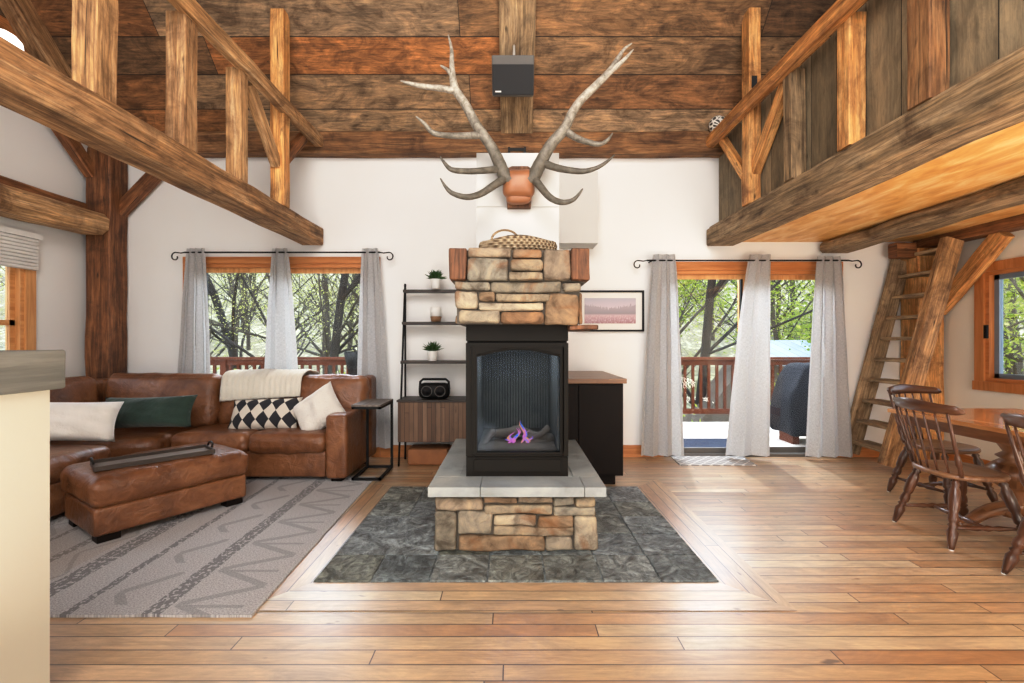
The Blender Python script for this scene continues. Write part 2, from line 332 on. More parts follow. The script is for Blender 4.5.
# picture: misty pink field with a row of trees
t = NT('misty_field_print'); s = t.sep(t.uv()); u, v = s[0], s[1]
sky = t.ramp(v, [(.0, (.30, .15, .17)), (.3, (.5, .33, .36)), (.42, (.4, .37, .4)), (.6, (.55, .47, .52)), (1, (.42, .4, .46))])
trk = t.noise(t.vec(t.math('MULTIPLY', u, 46), t.math('MULTIPLY', v, 3)), 1, 3)
tl = t.math('MULTIPLY', t.math('GREATER_THAN', v, .36), t.math('LESS_THAN', t.math('ADD', v, t.math('MULTIPLY', t.math('ABSOLUTE', t.math('SUBTRACT', u, .5)), -.25)), t.math('ADD', t.math('MULTIPLY', trk, .5), .35)))
c = t.mix(t.math('MULTIPLY', tl, .5), sky, (.18, .15, .17))
row = t.math('GREATER_THAN', t.noise(t.vec(t.math('MULTIPLY', u, 60), t.math('MULTIPLY', v, 12)), 1, 3), .55)
c = t.mix(t.math('MULTIPLY', t.math('MULTIPLY', row, t.math('LESS_THAN', v, .34)), .6), c, (.62, .5, .52))
t.bsdf(c, .3); M['print'] = t.m
M['matboard'] = flat('cream_mat_board', (.78, .75, .71), .8, var=.03)
t = NT('white_twig_ball'); v = t.obj()
vo = t.n('ShaderNodeTexVoronoi', feature='DISTANCE_TO_EDGE', ins={'Scale': 22.0}); t.l(v, vo.inputs['Vector'])
t.bsdf(t.ramp(vo.outputs['Distance'], [(.10, (.8, .78, .72)), (.16, (.06, .05, .04))]), .6); M['twig'] = t.m

# ------------------------------------------------------------------ mesh helpers
ORI = {}
def kids(o): return [c for c in o.children]
def auto_uv(bm, axis, frame_scale=1.0):
    uvl = bm.loops.layers.uv.verify(); a0 = Vector(axis).normalized()
    for f in bm.faces:
        n = f.normal; a = a0
        k = max(range(3), key=lambda q: abs(n[q]))
        if abs(n[k]) > .72: n = Vector([math.copysign(1, n[k]) if q == k else 0 for q in range(3)])
        w = n.cross(a)
        if w.length < .35:
            a = Vector((0, 0, 1)) if abs(a0.z) < .8 else Vector((1, 0, 0)); w = n.cross(a)
        w = w.normalized() if w.length > 1e-6 else Vector((0, 1, 0))
        if w.x+w.y+w.z < 0: w = -w
        for l in f.loops: l[uvl].uv = (l.vert.co.dot(a), l.vert.co.dot(w))
def obj(name, bm, mat, parent=None, axis=None, smooth=False, local=False, origin=None, keepuv=False):
    bm.normal_update()
    if not keepuv:
        if axis is None:
            b = [max(v.co[i] for v in bm.verts)-min(v.co[i] for v in bm.verts) for i in range(3)]
            axis = [0, 0, 0]; axis[b.index(max(b))] = 1
        auto_uv(bm, axis)
    if parent is not None:
        o0 = ORI[parent.name]
    elif origin is not None: o0 = Vector(origin)
    else:
        mn = [min(v.co[i] for v in bm.verts) for i in range(3)]; mx = [max(v.co[i] for v in bm.verts) for i in range(3)]
        o0 = Vector(((mn[0]+mx[0])/2, (mn[1]+mx[1])/2, mn[2]))
    if not local and o0.length > 0: bmesh.ops.translate(bm, vec=-o0, verts=bm.verts)
    me = bpy.data.meshes.new(name); bm.to_mesh(me); bm.free()
    for m in (mat if isinstance(mat, (list, tuple)) else [mat]): me.materials.append(m)
    if smooth: me.polygons.foreach_set('use_smooth', [True]*len(me.polygons))
    o = bpy.data.objects.new(name, me); COL.objects.link(o)
    if parent is not None: o.parent = parent
    else: o.location = o0
    ORI[o.name] = Vector(o0) if not local else Vector((0, 0, 0))
    return o
def thing(name, label, cat, loc, rz=0, group=None, local=False):
    o = bpy.data.objects.new(name, None); COL.objects.link(o); o.location = loc; o.rotation_euler = (0, 0, rz)
    o.empty_display_size = .1; o['label'] = label; o['category'] = cat
    if group: o['group'] = group
    ORI[o.name] = Vector((0, 0, 0)) if local else Vector(loc); return o
def tag(o, label, cat, group=None, kind=None):
    o['label'] = label; o['category'] = cat
    if group: o['group'] = group
    if kind: o['kind'] = kind
    return o
def struct(o, label=None):
    o['kind'] = 'structure'
    if label: o['label'] = label
    return o
def dup(root, loc, rz, label=None):
    r = root.copy(); COL.objects.link(r); r.location = loc; r.rotation_euler = (0, 0, rz)
    if label: r['label'] = label
    for c in list(root.children):
        d = c.copy(); COL.objects.link(d); d.parent = r
        for g in list(c.children):
            e = g.copy(); COL.objects.link(e); e.parent = d
    return r
def B(): return bmesh.new()
def box(bm, x0, x1, y0, y1, z0, z1, Mx=None, mi=0, bev=0):
    vs = [bm.verts.new((x, y, z)) for x in (x0, x1) for y in (y0, y1) for z in (z0, z1)]
    fs = [bm.faces.new([vs[i] for i in q]) for q in ((0, 1, 3, 2), (4, 6, 7, 5), (0, 4, 5, 1), (2, 3, 7, 6), (0, 2, 6, 4), (1, 5, 7, 3))]
    for f in fs: f.material_index = mi
    if bev:
        es = list({e for f in fs for e in f.edges})
        r = bmesh.ops.bevel(bm, geom=es, offset=bev, segments=2, affect='EDGES', profile=.6)
        vs = list({v for f in r['faces'] for v in f.verts} | {v for v in vs if v.is_valid})
    if Mx is not None:
        for v in vs: v.co = Mx @ v.co
    return vs
def frame_basis(d, up=(0, 0, 1)):
    d = d.normalized(); up = Vector(up)
    s = d.cross(up)
    if s.length < 1e-3: s = d.cross(Vector((0, 1, 0)))
    s.normalize(); return d, s, s.cross(d).normalized()
def timber(bm, p0, p1, w, h, jit=.008, seg=None, ch=.012, up=(0, 0, 1), seed=0, mi=0):
    """squared hewn timber: w sideways, h along 'up'"""
    p0 = Vector(p0); p1 = Vector(p1); d, s, u = frame_basis(p1-p0, up); L = (p1-p0).length
    seg = seg or max(2, int(L/.22)); rings = []
    prof = [(-w/2+ch, -h/2), (w/2-ch, -h/2), (w/2, -h/2+ch), (w/2, h/2-ch), (w/2-ch, h/2), (-w/2+ch, h/2), (-w/2, h/2-ch), (-w/2, -h/2+ch)]
    for i in range(seg+1):
        c = p0+d*(L*i/seg); r = []
        for (a, b) in prof:
            q = c+s*a+u*b
            n = noise.noise_vector(q*2.3+Vector((seed*3.1, 7, seed)))
            q = q+(s*n.x+u*n.y)*jit*1.6
            r.append(bm.verts.new(q))
        rings.append(r)
    uvl = bm.loops.layers.uv.verify(); per = [0.0]
    for k in range(8): per.append(per[-1]+math.hypot(prof[(k+1) % 8][0]-prof[k][0], prof[(k+1) % 8][1]-prof[k][1]))
    for i in range(seg):
        for k in range(8):
            f = bm.faces.new((rings[i][k], rings[i][(k+1) % 8], rings[i+1][(k+1) % 8], rings[i+1][k])); f.material_index = mi
            uvs = {rings[i][k]: (L*i/seg, per[k]), rings[i][(k+1) % 8]: (L*i/seg, per[k+1]), rings[i+1][(k+1) % 8]: (L*(i+1)/seg, per[k+1]), rings[i+1][k]: (L*(i+1)/seg, per[k])}
            for l in f.loops: l[uvl].uv = uvs[l.vert]
    for r, rv in ((rings[0], True), (rings[-1], False)):
        f = bm.faces.new(list(reversed(r)) if rv else r); f.material_index = mi
        for l in f.loops: l[uvl].uv = (l.vert.co.x*.3+l.vert.co.y*.3, l.vert.co.z+l.vert.co.x)
    bmesh.ops.recalc_face_normals(bm, faces=bm.faces)
def tube(bm, pts, rad, seg=8, cap=True, mi=0):
    pts = [Vector(p) for p in pts]; n = len(pts)
    if not isinstance(rad, (list, tuple)): rad = [rad]*n
    rings = []; prev = None
    for i, p in enumerate(pts):
        d = (pts[min(i+1, n-1)]-pts[max(i-1, 0)]).normalized()
        if prev is None:
            a = Vector((0, 0, 1)) if abs(d.z) < .9 else Vector((1, 0, 0)); s = d.cross(a).normalized()
        else:
            s = (prev-d*prev.dot(d))
            s = s.normalized() if s.length > 1e-6 else d.orthogonal().normalized()
        prev = s; u = d.cross(s)
        rings.append([bm.verts.new(p+(s*math.cos(2*PI*k/seg)+u*math.sin(2*PI*k/seg))*rad[i]) for k in range(seg)])
    for i in range(n-1):
        for k in range(seg):
            f = bm.faces.new((rings[i][k], rings[i][(k+1) % seg], rings[i+1][(k+1) % seg], rings[i+1][k])); f.material_index = mi; f.smooth = True
    if cap:
        f = bm.faces.new(list(reversed(rings[0]))); f.material_index = mi; f = bm.faces.new(rings[-1]); f.material_index = mi
def smooth_pts(pts, rads, k=5):
    P_ = [Vector(p) for p in pts]; out = []; ro = []
    n = len(P_)
    for i in range(n-1):
        p0 = P_[max(i-1, 0)]; p1 = P_[i]; p2 = P_[i+1]; p3 = P_[min(i+2, n-1)]
        for j in range(k):
            t_ = j/k
            out.append(.5*((2*p1)+(p2-p0)*t_+(2*p0-5*p1+4*p2-p3)*t_*t_+(3*p1-p0-3*p2+p3)*t_**3)); ro.append(rads[i]*(1-t_)+rads[i+1]*t_)
    out.append(P_[-1]); ro.append(rads[-1]); return out, ro
def turned(bm, p0, p1, prof, seg=12):
    p0 = Vector(p0); p1 = Vector(p1)
    tube(bm, [p0.lerp(p1, a) for a, r in prof], [r for a, r in prof], seg)
def lathe(bm, c, prof, seg=20, mi=0):
    tube(bm, [Vector(c)+Vector((0, 0, z)) for z, r in prof], [max(r, 1e-4) for z, r in prof], seg, True, mi)
def rbox(bm, c, half, r, Mx=None, m=6, puff=(0, 0, 0), jit=0, jf=6.0, seed=0, mi=0, wrinkle=0, fn=None):
    c = Vector(c); lists = []
    for h in half:
        rr = min(r, h*.98)
        e = [0, .25*rr, .6*rr, rr]
        lst = [-h+x for x in e]; inner = [(-h+rr)+(2*(h-rr))*k/m for k in range(1, m)]
        lists.append(lst+inner+[h-x for x in reversed(e)])
    V = {}
    N = [len(l) for l in lists]
    def vert(i, j, k):
        key = (i, j, k)
        if key in V: return V[key]
        p = Vector((lists[0][i], lists[1][j], lists[2][k]))
        tt = [p[a]/half[a] for a in range(3)]
        q = Vector([max(-(half[a]-min(r, half[a]*.98)), min(half[a]-min(r, half[a]*.98), p[a])) for a in range(3)])
        d = p-q
        rr = [min(r, half[a]*.98) for a in range(3)]
        dn = Vector([d[a]/rr[a] for a in range(3)]); L = dn.length
        if L > 1e-6: dn /= L
        p = q+Vector([dn[a]*rr[a] for a in range(3)])
        for a in range(3):
            if puff[a]:
                o = [b for b in range(3) if b != a]
                p[a] += math.copysign(1, tt[a])*abs(tt[a])**2*puff[a]*max(0,1-tt[o[0]]**2)**.7*max(0,1-tt[o[1]]**2)**.7 if abs(tt[a]) > .01 else 0
        if jit:
            nv = noise.noise_vector(p*jf+Vector((seed*5.3, seed*2.1, 3)))
            p += nv*jit
        if wrinkle:
            w = noise.noise(Vector((p.x*6, p.y*6, p.z*14))+Vector((seed, 0, seed)))+.5*noise.noise(Vector((p.x*22, p.y*14, p.z*24))+Vector((seed, 5, 0)))
            p += dn*wrinkle*w
        if fn: p = fn(p, tt)
        p = p+c
        if Mx is not None: p = Mx @ p
        V[key] = bm.verts.new(p); return V[key]
    for a in range(3):
        b, d = (a+1) % 3, (a+2) % 3
        for side in (0, N[a]-1):
            for i in range(N[b]-1):
                for j in range(N[d]-1):
                    idx = []
                    for (ii, jj) in ((i, j), (i+1, j), (i+1, j+1), (i, j+1)):
                        k = [0, 0, 0]; k[a] = side; k[b] = ii; k[d] = jj; idx.append(vert(*k))
                    if side == 0: idx.reverse()
                    f = bm.faces.new(idx); f.smooth = True; f.material_index = mi
def TR(loc, rx=0, ry=0, rz=0):
    return Matrix.Translation(Vector(loc)) @ Matrix.Rotation(rz, 4, 'Z') @ Matrix.Rotation(ry, 4, 'Y') @ Matrix.Rotation(rx, 4, 'X')
def pillow(bm, w, h, t, Mx, n=18, seed=0, wr=.006):
    """flat pillow: w along X, h along Z, thickness along Y"""
    uvl = bm.loops.layers.uv.verify()
    def pt(u, v, sgn):
        e = (1-abs(u)**3)**.55*(1-abs(v)**3)**.55 if abs(u) < 1 and abs(v) < 1 else 0
        x = u*w/2*(1-.07*(1-v*v)*abs(u)); z = v*h/2*(1-.09*(1-u*u)*abs(v))
        nn = noise.noise(Vector((u*2.6+seed, v*2.6, sgn*2)))
        y = sgn*t/2*e*(1+.25*nn)+wr*noise.noise(Vector((u*9+seed, v*9, 4)))
        return Mx @ Vector((x, y, z))
    G = {}
    for sgn in (-1, 1):
        for i in range(n+1):
            for j in range(n+1):
                edge = i in (0, n) or j in (0, n)
                if edge and sgn == 1: G[(1, i, j)] = G[(-1, i, j)]; continue
                G[(sgn, i, j)] = bm.verts.new(pt(-1+2*i/n, -1+2*j/n, sgn if not edge else 0))
    for sgn in (-1, 1):
        for i in range(n):
            for j in range(n):
                q = [(i, j), (i+1, j), (i+1, j+1), (i, j+1)]
                if sgn == 1: q.reverse()
                f = bm.faces.new([G[(sgn, a, b)] for a, b in q]); f.smooth = True
                for l, (a, b) in zip(f.loops, q): l[uvl].uv = (a/n*w*2, b/n*h*2)

# ------------------------------------------------------------------ room shell
XL, XR, YF, YB = -4.62, 4.65, 5.10, -2.7
ZE = 3.55                    # eave where roof boards meet the far wall
SL = 1.05
def roofz(y): return ZE+.04+SL*(5.0-y)
YR = 1.1; ZR = roofz(YR)
b = B(); box(b, XL-.1, XR+.1, YB-.1, YF+.12, -.12, 0); fl = obj('floor', b, M['floor'], axis=(1, 0, 0), origin=(0, 0, 0)); struct(fl, 'honey plank wood floor')
# far wall with two door openings
b = B()
DL0, DL1, DLz = -3.58, -1.57, 2.16
DR0, DR1, DRz = 1.66, 3.60, 2.085
box(b, XL-.1, DL0, YF, YF+.14, 0, ZE+.6); box(b, DL1, DR0, YF, YF+.14, 0, ZE+.6); box(b, DR1, XR+.1, YF, YF+.14, 0, ZE+.6)
box(b, DL0, DL1, YF, YF+.14, DLz, ZE+.6); box(b, DR0, DR1, YF, YF+.14, DRz, ZE+.6)
struct(obj('wall_back', b, M['plaster'], origin=(0, YF, 0)), 'white plaster end wall with two glass doors')
def gable(name, x0, x1, hole, mat, lab):
    b = B(); y0, y1, z0, z1 = hole
    box(b, x0, x1, YB, y0, 0, 2.9); box(b, x0, x1, y1, YF, 0, 2.9); box(b, x0, x1, y0, y1, 0, z0); box(b, x0, x1, y0, y1, z1, 2.9)
    pr = [(YB, 2.9), (YF, 2.9), (YF, roofz(YF)+.05), (YR, ZR+.05), (YB, ZR-(YR-YB)*SL+.05)]
    va = [b.verts.new((x0, y, z)) for y, z in pr]; vb = [b.verts.new((x1, y, z)) for y, z in pr]
    b.faces.new(va); b.faces.new(list(reversed(vb)))
    for i in range(5): b.faces.new((va[i], vb[i], vb[(i+1) % 5], va[(i+1) % 5]))
    bmesh.ops.recalc_face_normals(b, faces=b.faces)
    struct(obj(name, b, mat, origin=((x0+x1)/2, 0, 0)), lab)
LW = (2.9, 4.31, .9, 2.22); RW = (3.30, 4.47, .90, 1.97)
gable('wall_left', XL-.12, XL, LW, M['plaster'], 'white plaster gable wall')
gable('wall_right', XR, XR+.12, RW, M['cream'], 'cream plaster wall beside the dining table')
b = B(); box(b, XL-.1, XR+.1, YB-.12, YB, 0, ZR-(YR-YB)*SL+.1); struct(obj('wall_front', b, M['plaster'], origin=(0, YB, 0)), 'plaster wall behind the viewpoint')
def slope(name, ya, za, yb, zb, lab):
    b = B(); th = .06
    v = [b.verts.new(c) for c in ((XL-.1, ya, za), (XR+.1, ya, za), (XR+.1, yb, zb), (XL-.1, yb, zb), (XL-.1, ya, za+th), (XR+.1, ya, za+th), (XR+.1, yb, zb+th), (XL-.1, yb, zb+th))]
    for q in ((0, 1, 2, 3), (7, 6, 5, 4), (0, 4, 5, 1), (2, 6, 7, 3), (1, 5, 6, 2), (3, 7, 4, 0)): b.faces.new([v[i] for i in q])
    bmesh.ops.recalc_face_normals(b, faces=b.faces)
    struct(obj(name, b, M['roof'], axis=(1, 0, 0), origin=(0, ya, za)), lab)
slope('ceiling', YF+.3, roofz(YF+.3), YR, ZR, 'sloping ceiling of reclaimed boards')
slope('ceiling', YB-.3, ZR-(YR-YB+.3)*SL, YR, ZR, 'rear slope of the board ceiling')
b = B(); pr = [(-1.2, 3.72), (4.85, 3.72), (YR, ZR-.02)]
va = [b.verts.new((XL+.002, y, z)) for y, z in pr]; vb = [b.verts.new((XL+.02, y, z)) for y, z in pr]
b.faces.new(va); b.faces.new(list(reversed(vb)))
for i in range(3): b.faces.new((va[i], vb[i], vb[(i+1) % 3], va[(i+1) % 3]))
bmesh.ops.recalc_face_normals(b, faces=b.faces)
struct(obj('trim_3', b, M['roof'], axis=(0, 1, 0)), 'boards lining the left gable above the wall')
# baseboards
b = B(); 
for x0, x1 in ((XL, DL0-.1), (DL1+.1, DR0-.1), (DR1+.1, XR)): box(b, x0, x1, YF-.018, YF, 0, .13)
struct(obj('baseboard_back', b, M['cherry'], axis=(1, 0, 0)))
b = B(); box(b, XR-.018, XR, YB, YF-.02, 0, .13); struct(obj('baseboard_right', b, M['cherry']))
b = B(); box(b, XL, XL+.018, YB, YF-.02, 0, .13); struct(obj('baseboard_left', b, M['cherry']))

# sliding glass doors
def slider(name, x0, x1, zt, lab, ctop):
    b = B(); cw = .095; y = YF
    box(b, x0-cw, x0, y-.02, y, 0, zt); box(b, x1, x1+cw, y-.02, y, 0, zt); box(b, x0-cw, x1+cw, y-.022, y, zt, ctop)
    r = obj(name, b, M['cherry'], axis=(1, 0, 0)); struct(r, lab)
    b = B(); w = .04; box(b, x0, x0+w, y+.0, y+.14, 0, zt); box(b, x1-w, x1, y, y+.14, 0, zt); box(b, x0+w, x1-w, y, y+.14, zt-w, zt)
    obj('frame', b, M['cherry'], r, axis=(1, 0, 0))
    b = B(); box(b, x0+w, x1-w, y-.01, y+.14, 0, .03); obj('threshold', b, M['grey_plastic'], r)
    xm = (x0+x1)/2
    for (a, c, yy) in ((x0+w, xm+.04, y+.05), (xm-.04, x1-w, y+.09)):
        s = .065; b = B(); box(b, a, a+s, yy, yy+.035, .03, zt-w); box(b, c-s, c, yy, yy+.035, .03, zt-w)
        box(b, a+s, c-s, yy, yy+.035, zt-w-.05, zt-w)
        sa = obj('sash', b, M['pine'], r)
        b = B(); box(b, a+s, c-s, yy, yy+.035, .03, .085); obj('bottom_rail', b, M['grey_plastic'], sa)
        b = B(); box(b, a+s, c-s, yy+.014, yy+.02, .085, zt-w-.05); obj('glass_pane', b, M['glass'], sa)
        b = B(); box(b, a+s-.004, a+s+.014, yy-.004, yy+.04, .085, zt-w-.05); box(b, c-s-.014, c-s+.004, yy-.004, yy+.04, .085, zt-w-.05); obj('gasket', b, M['black'], sa)
slider('door_1', DL0, DL1, DLz, 'glass sliding door behind the leather sofa', 2.235)
slider('door_2', DR0, DR1, DRz, 'glass sliding door beside the ladder', 2.18)
# side windows
def sidewin(name, X, sgn, hole, mat, lab, dark):
    y0, y1, z0, z1 = hole; cw = .09
    b = B()
    def bx(a0, a1, c0, c1, d0, d1):
        xs = sorted((X+sgn*a0, X+sgn*a1)); box(b, xs[0], xs[1], c0, c1, d0, d1)
    bx(-.02, 0, y0-cw, y0, z0, z1); bx(-.02, 0, y1, y1+cw, z0, z1); bx(-.022, 0, y0-cw, y1+cw, z1, z1+cw); bx(-.03, 0, y0-cw-.01, y1+cw+.01, z0-cw, z0)
    r = obj(name, b, mat, axis=(0, 0, 1)); struct(r, lab)
    b = B(); w = .035; bx(0, .12, y0, y0+w, z0, z1); bx(0, .12, y1-w, y1, z0, z1); bx(0, .12, y0+w, y1-w, z1-w, z1); bx(0, .12, y0+w, y1-w, z0, z0+w); obj('frame', b, mat, r)
    b = B(); ym = (y0+y1)/2; zm = (z0+z1)/2
    s = .045
    bx(.05, .09, y0+w, y0+w+s, z0+w, z1-w); bx(.05, .09, y1-w-s, y1-w, z0+w, z1-w); bx(.05, .09, y0+w, y1-w, z1-w-s, z1-w); bx(.05, .09, y0+w, y1-w, z0+w, z0+w+s)
    if sgn < 0: bx(.05, .09, y0+w, y1-w, zm-.12, zm-.07)
    else: bx(.05, .09, ym-.03, ym+.03, z0+w, z1-w)
    sa = obj('sash', b, dark, r)
    b = B(); bx(.066, .072, y0+w+s, y1-w-s, z0+w+s, z1-w-s); obj('glass_pane', b, M['glass'], sa)
    return r
M['alu'] = flat('blue_grey_sash', (.2, .26, .33), .4, .2)
wl = sidewin('window_1', XL, -1, LW, M['pine'], 'pine cased window with a white shade', M['pine'])
wr = sidewin('window_2', XR, 1, RW, M['cherry'], 'orange wood cased window beside the dining table', M['alu'])
b = B(); box(b, XR-.03, XR-.012, 3.83, 3.93, .93, .95); tube(b, [(XR-.02, 3.88, .95), (XR-.05, 3.93, .96), (XR-.05, 4.03, .955)], .006, 6); obj('crank_handle', b, M['outlet'], wr)
b = B(); box(b, XR-.02, XR+.03, 4.44, 4.47, 1.32, 1.45); obj('latch', b, M['black'], wr)
# shade on left window: folded pleats
r = thing('pleated_shade', 'white pleated shade raised at the top of the left side window', 'window shade', (XL+.05, (LW[0]+LW[1])/2, 1.95))
b = B()
for i in range(9):
    z = 1.97+i*.033
    rbox(b, (XL+.045, (LW[0]+LW[1])/2+.02, z+.016), (.028, (LW[1]-LW[0])/2+.05, .0155), .012, m=2)
obj('pleats', b, M['shade'], r)
b = B(); box(b, XL+.01, XL+.085, LW[0]-.05, LW[1]+.09, 2.268, 2.32); obj('headrail', b, M['outlet'], r)

# ------------------------------------------------------------------ timber frame
def T(name, label, cat, p0, p1, w, h, mat, jit=.008, up=(0, 0, 1), group=None, seed=0, ch=.012, parent=None):
    b = B(); timber(b, p0, p1, w, h, jit, up=up, seed=seed, ch=ch)
    d = Vector(p1)-Vector(p0)
    if parent: return obj(cat, b, mat, parent, keepuv=True)
    o = obj(name, b, mat, keepuv=True); tag(o, label, cat, group); return o
BL0, BL1 = -2.34, -2.10; BR0, BR1 = 2.17, 2.47
T('timber_beam', 'long hewn brown beam crossing above the leather sofa', 'beam', ((BL0+BL1)/2, -2.65, 2.455), ((BL0+BL1)/2, 5.06, 2.455), .24, .19, M['beam'], .006, seed=1)
T('timber_beam', 'grey hewn beam along the open edge of the loft', 'beam', ((BR0+BR1)/2, -2.65, 2.445), ((BR0+BR1)/2, 5.06, 2.445), .30, .19, M['beam_grey'], .006, seed=2)
T('timber_beam', 'rough hewn joist beam under the loft floor', 'beam', (3.6, -2.65, 2.34), (3.6, 5.05, 2.34), .34, .12, M['beam_grey'], .02, seed=3, ch=.03)
T('timber_beam', 'red-brown beam under the loft along the cream wall', 'beam', (4.55, -2.65, 2.37), (4.55, 5.05, 2.37), .19, .13, M['beam_red'], .006, seed=4)
T('timber_beam', 'long rust-brown plate beam atop the white end wall', 'beam', (XL+.02, 5.02, 3.46), (XR-.02, 5.02, 3.46), .16, .235, M['beam_dark'], .008, seed=5)
T('timber_beam', 'round-edged log beam along the left wall', 'beam', (-4.43, -2.6, 2.52), (-4.43, 4.83, 2.52), .32, .23, M['beam_light'], .02, seed=6, ch=.06)
T('timber_beam', 'thin red-brown ledger just above the log beam', 'beam', (-4.57, -2.6, 2.70), (-4.57, 4.85, 2.70), .10, .12, M['beam_red'], .004, seed=7)
T('timber_beam', 'dark upper beam high on the left gable wall', 'beam', (-4.53, -2.0, 3.83), (-4.53, 4.7, 3.83), .16, .24, M['beam_red'], .008, seed=8)
T('timber_rafter', 'dark gable rafter sloping up the left wall', 'rafter', (-4.52, 5.0, roofz(5.0)-.13), (-4.52, 1.2, roofz(1.2)-.13), .16, .2, M['beam'], .008, seed=9)
T('timber_rafter', 'wide dark rafter running up the ceiling behind the speaker', 'rafter', (.05, 4.98, roofz(4.98)-.04), (.05, 1.15, roofz(1.15)-.04), .345, .08, M['beam_grey'], .006, seed=10, ch=.005)
T('timber_post', 'red-brown corner post behind the leather sofa', 'post', (-4.42, 4.97, 0), (-4.42, 4.97, 3.36), .26, .24, M['beam_red'], .008, up=(0, 1, 0), seed=11)
T('timber_post', 'orange-brown corner post behind the ladder', 'post', (4.48, 4.975, 0), (4.48, 4.975, 2.29), .28, .24, M['honey'], .006, up=(0, 1, 0), seed=12)
T('timber_brace', 'short brace rising right from the corner post behind the sofa', 'brace', (-4.33, 5.02, 2.72), (-3.75, 5.02, 3.32), .1, .13, M['beam_red'], .005, seed=13)
T('timber_brace', 'short brace between the sofa corner post and the left wall', 'brace', (-4.5, 4.88, 3.08), (-4.5, 4.45, 3.5), .1, .13, M['beam_red'], .005, seed=14)
T('timber_brace', 'curved orange brace from the corner post to the beam by the window', 'brace', (4.57, 4.88, 1.62), (4.57, 4.22, 2.3), .1, .15, M['honey'], .008, seed=15)
T('timber_beam', 'short dark header beam at the ladder top', 'beam', (4.12, 4.93, 2.27), (4.33, 4.93, 2.27), .12, .16, M['beam_red'], .006, seed=16)
# left rail posts
def post(x, y, w, d, z0, z1, mat, lab, seed, par=None):
    T('timber_post', lab, 'post', (x, y, z0), (x, y, z1), w, d, mat, .005, up=(0, 1, 0), seed=seed, ch=.006, parent=par)
RL = thing('timber_railing', 'brown timber railing with short posts and braces on the beam above the sofa', 'railing', (-2.15, 2.5, 2.55))
RR = thing('timber_railing', 'honey and grey timber railing with posts and braces along the loft edge', 'railing', (2.2, 2.5, 2.54))
lp = [(-2.17, 2.37, .13, .13, 4.9, 'beam_light', 'thick tall post at the near end of the sofa-side beam, running out of sight'),
      (-2.17, 2.99, .13, .12, 3.42, 'beam', 'short thick post between beam and rail, nearest on the sofa side'),
      (-2.165, 3.58, .12, .10, 3.42, 'beam_light', 'slender short post under the rail beside the sofa-side brace'),
      (-2.165, 4.25, .13, .12, roofz(4.25)-.02, 'honey', 'tall orange post crossing the rail above the sofa')]
for i, (x, y, w, d, z1, m, lab) in enumerate(lp): post(x, y, w, d, 2.55, z1, M[m], lab, 20+i, RL if i in (1, 2) else None)
T('handrail', '', 'handrail', (-2.10, -2.0, 3.46), (-2.10, 4.97, 3.46), .09, .12, M['beam_light'], .006, seed=30, parent=RL)
T('timber_brace', 'grey brace leaning from rail to tall post above the sofa', 'brace', (-2.17, 3.74, 3.4), (-2.17, 4.2, 2.92), .08, .1, M['beam_light'], .004, seed=31, parent=RL)
T('timber_brace', 'short brace beyond the tall orange post above the sofa', 'brace', (-2.17, 4.31, 3.0), (-2.17, 4.72, 3.4), .08, .1, M['beam_red'], .004, seed=32, parent=RL)
rp = [(2.235, 2.45, .11, .14, 3.9, 'beam_light', 'dark tall post nearest along the loft railing'),
      (2.235, 3.0, .11, .12, 3.42, 'honey', 'orange post under the loft rail, between tall and grey posts'),
      (2.235, 3.60, .12, .11, 3.42, 'beam_grey', 'grey short post under the loft rail beside the brace'),
      (2.235, 4.25, .11, .14, roofz(4.25)-.02, 'honey', 'tall honey post with a dark mortise crossing the loft rail')]
for i, (x, y, w, d, z1, m, lab) in enumerate(rp):
    if i == 0: m = 'beam_dark'
    post(x, y, w, d, 2.566, z1, M[m], lab, 40+i, RR if i in (1, 2) else None)
b = B(); box(b, 2.2, 2.25, 4.175, 4.181, 3.62, 3.73); tag(obj('mortise_slot', b, M['grille']), 'dark mortise slot in the tall honey post', 'mortise')
T('handrail', '', 'handrail', (2.155, -2.0, 3.46), (2.155, 4.97, 3.46), .1, .13, M['honey'], .008, seed=45, ch=.02, parent=RR)
T('timber_brace', 'long brace from loft rail down to the tall honey post', 'brace', (2.25, 3.72, 3.4), (2.25, 4.22, 2.86), .09, .1, M['honey'], .004, seed=46, parent=RR)
T('timber_brace', 'short brace at the wall end of the loft rail', 'brace', (2.22, 4.32, 2.86), (2.22, 4.78, 3.4), .08, .08, M['honey'], .004, seed=47, parent=RR)
b = B(); box(b, 2.31, 2.345, -2.6, 5.08, 2.54, 3.5); tag(obj('loft_paneling', b, M['loftboard'], axis=(0, 0, 1)), 'vertical grey-brown boards filling the loft railing', 'paneling', kind='structure')
b = B(); box(b, 2.20, 2.5, -2.6, 5.07, 2.538, 2.565); tag(obj('trim_1', b, M['beam_grey']), 'thin board on top of the loft edge beam', 'trim', kind='structure')
b = B(); box(b, 2.40, XR, YB, YF, 2.405, 2.46); tag(obj('loft_floor', b, M['ply'], origin=(3.5, 1, 2.4)), 'loft floor with glossy orange plywood underside', 'loft floor', kind='structure')
b = B(); rbox(b, (2.205, 4.88, 3.615), (.09, .09, .09), .09, m=3); o = obj('decorative_ball', b, M['twig'], smooth=True); tag(o, 'white openwork ball on the wall end of the loft rail', 'ball')
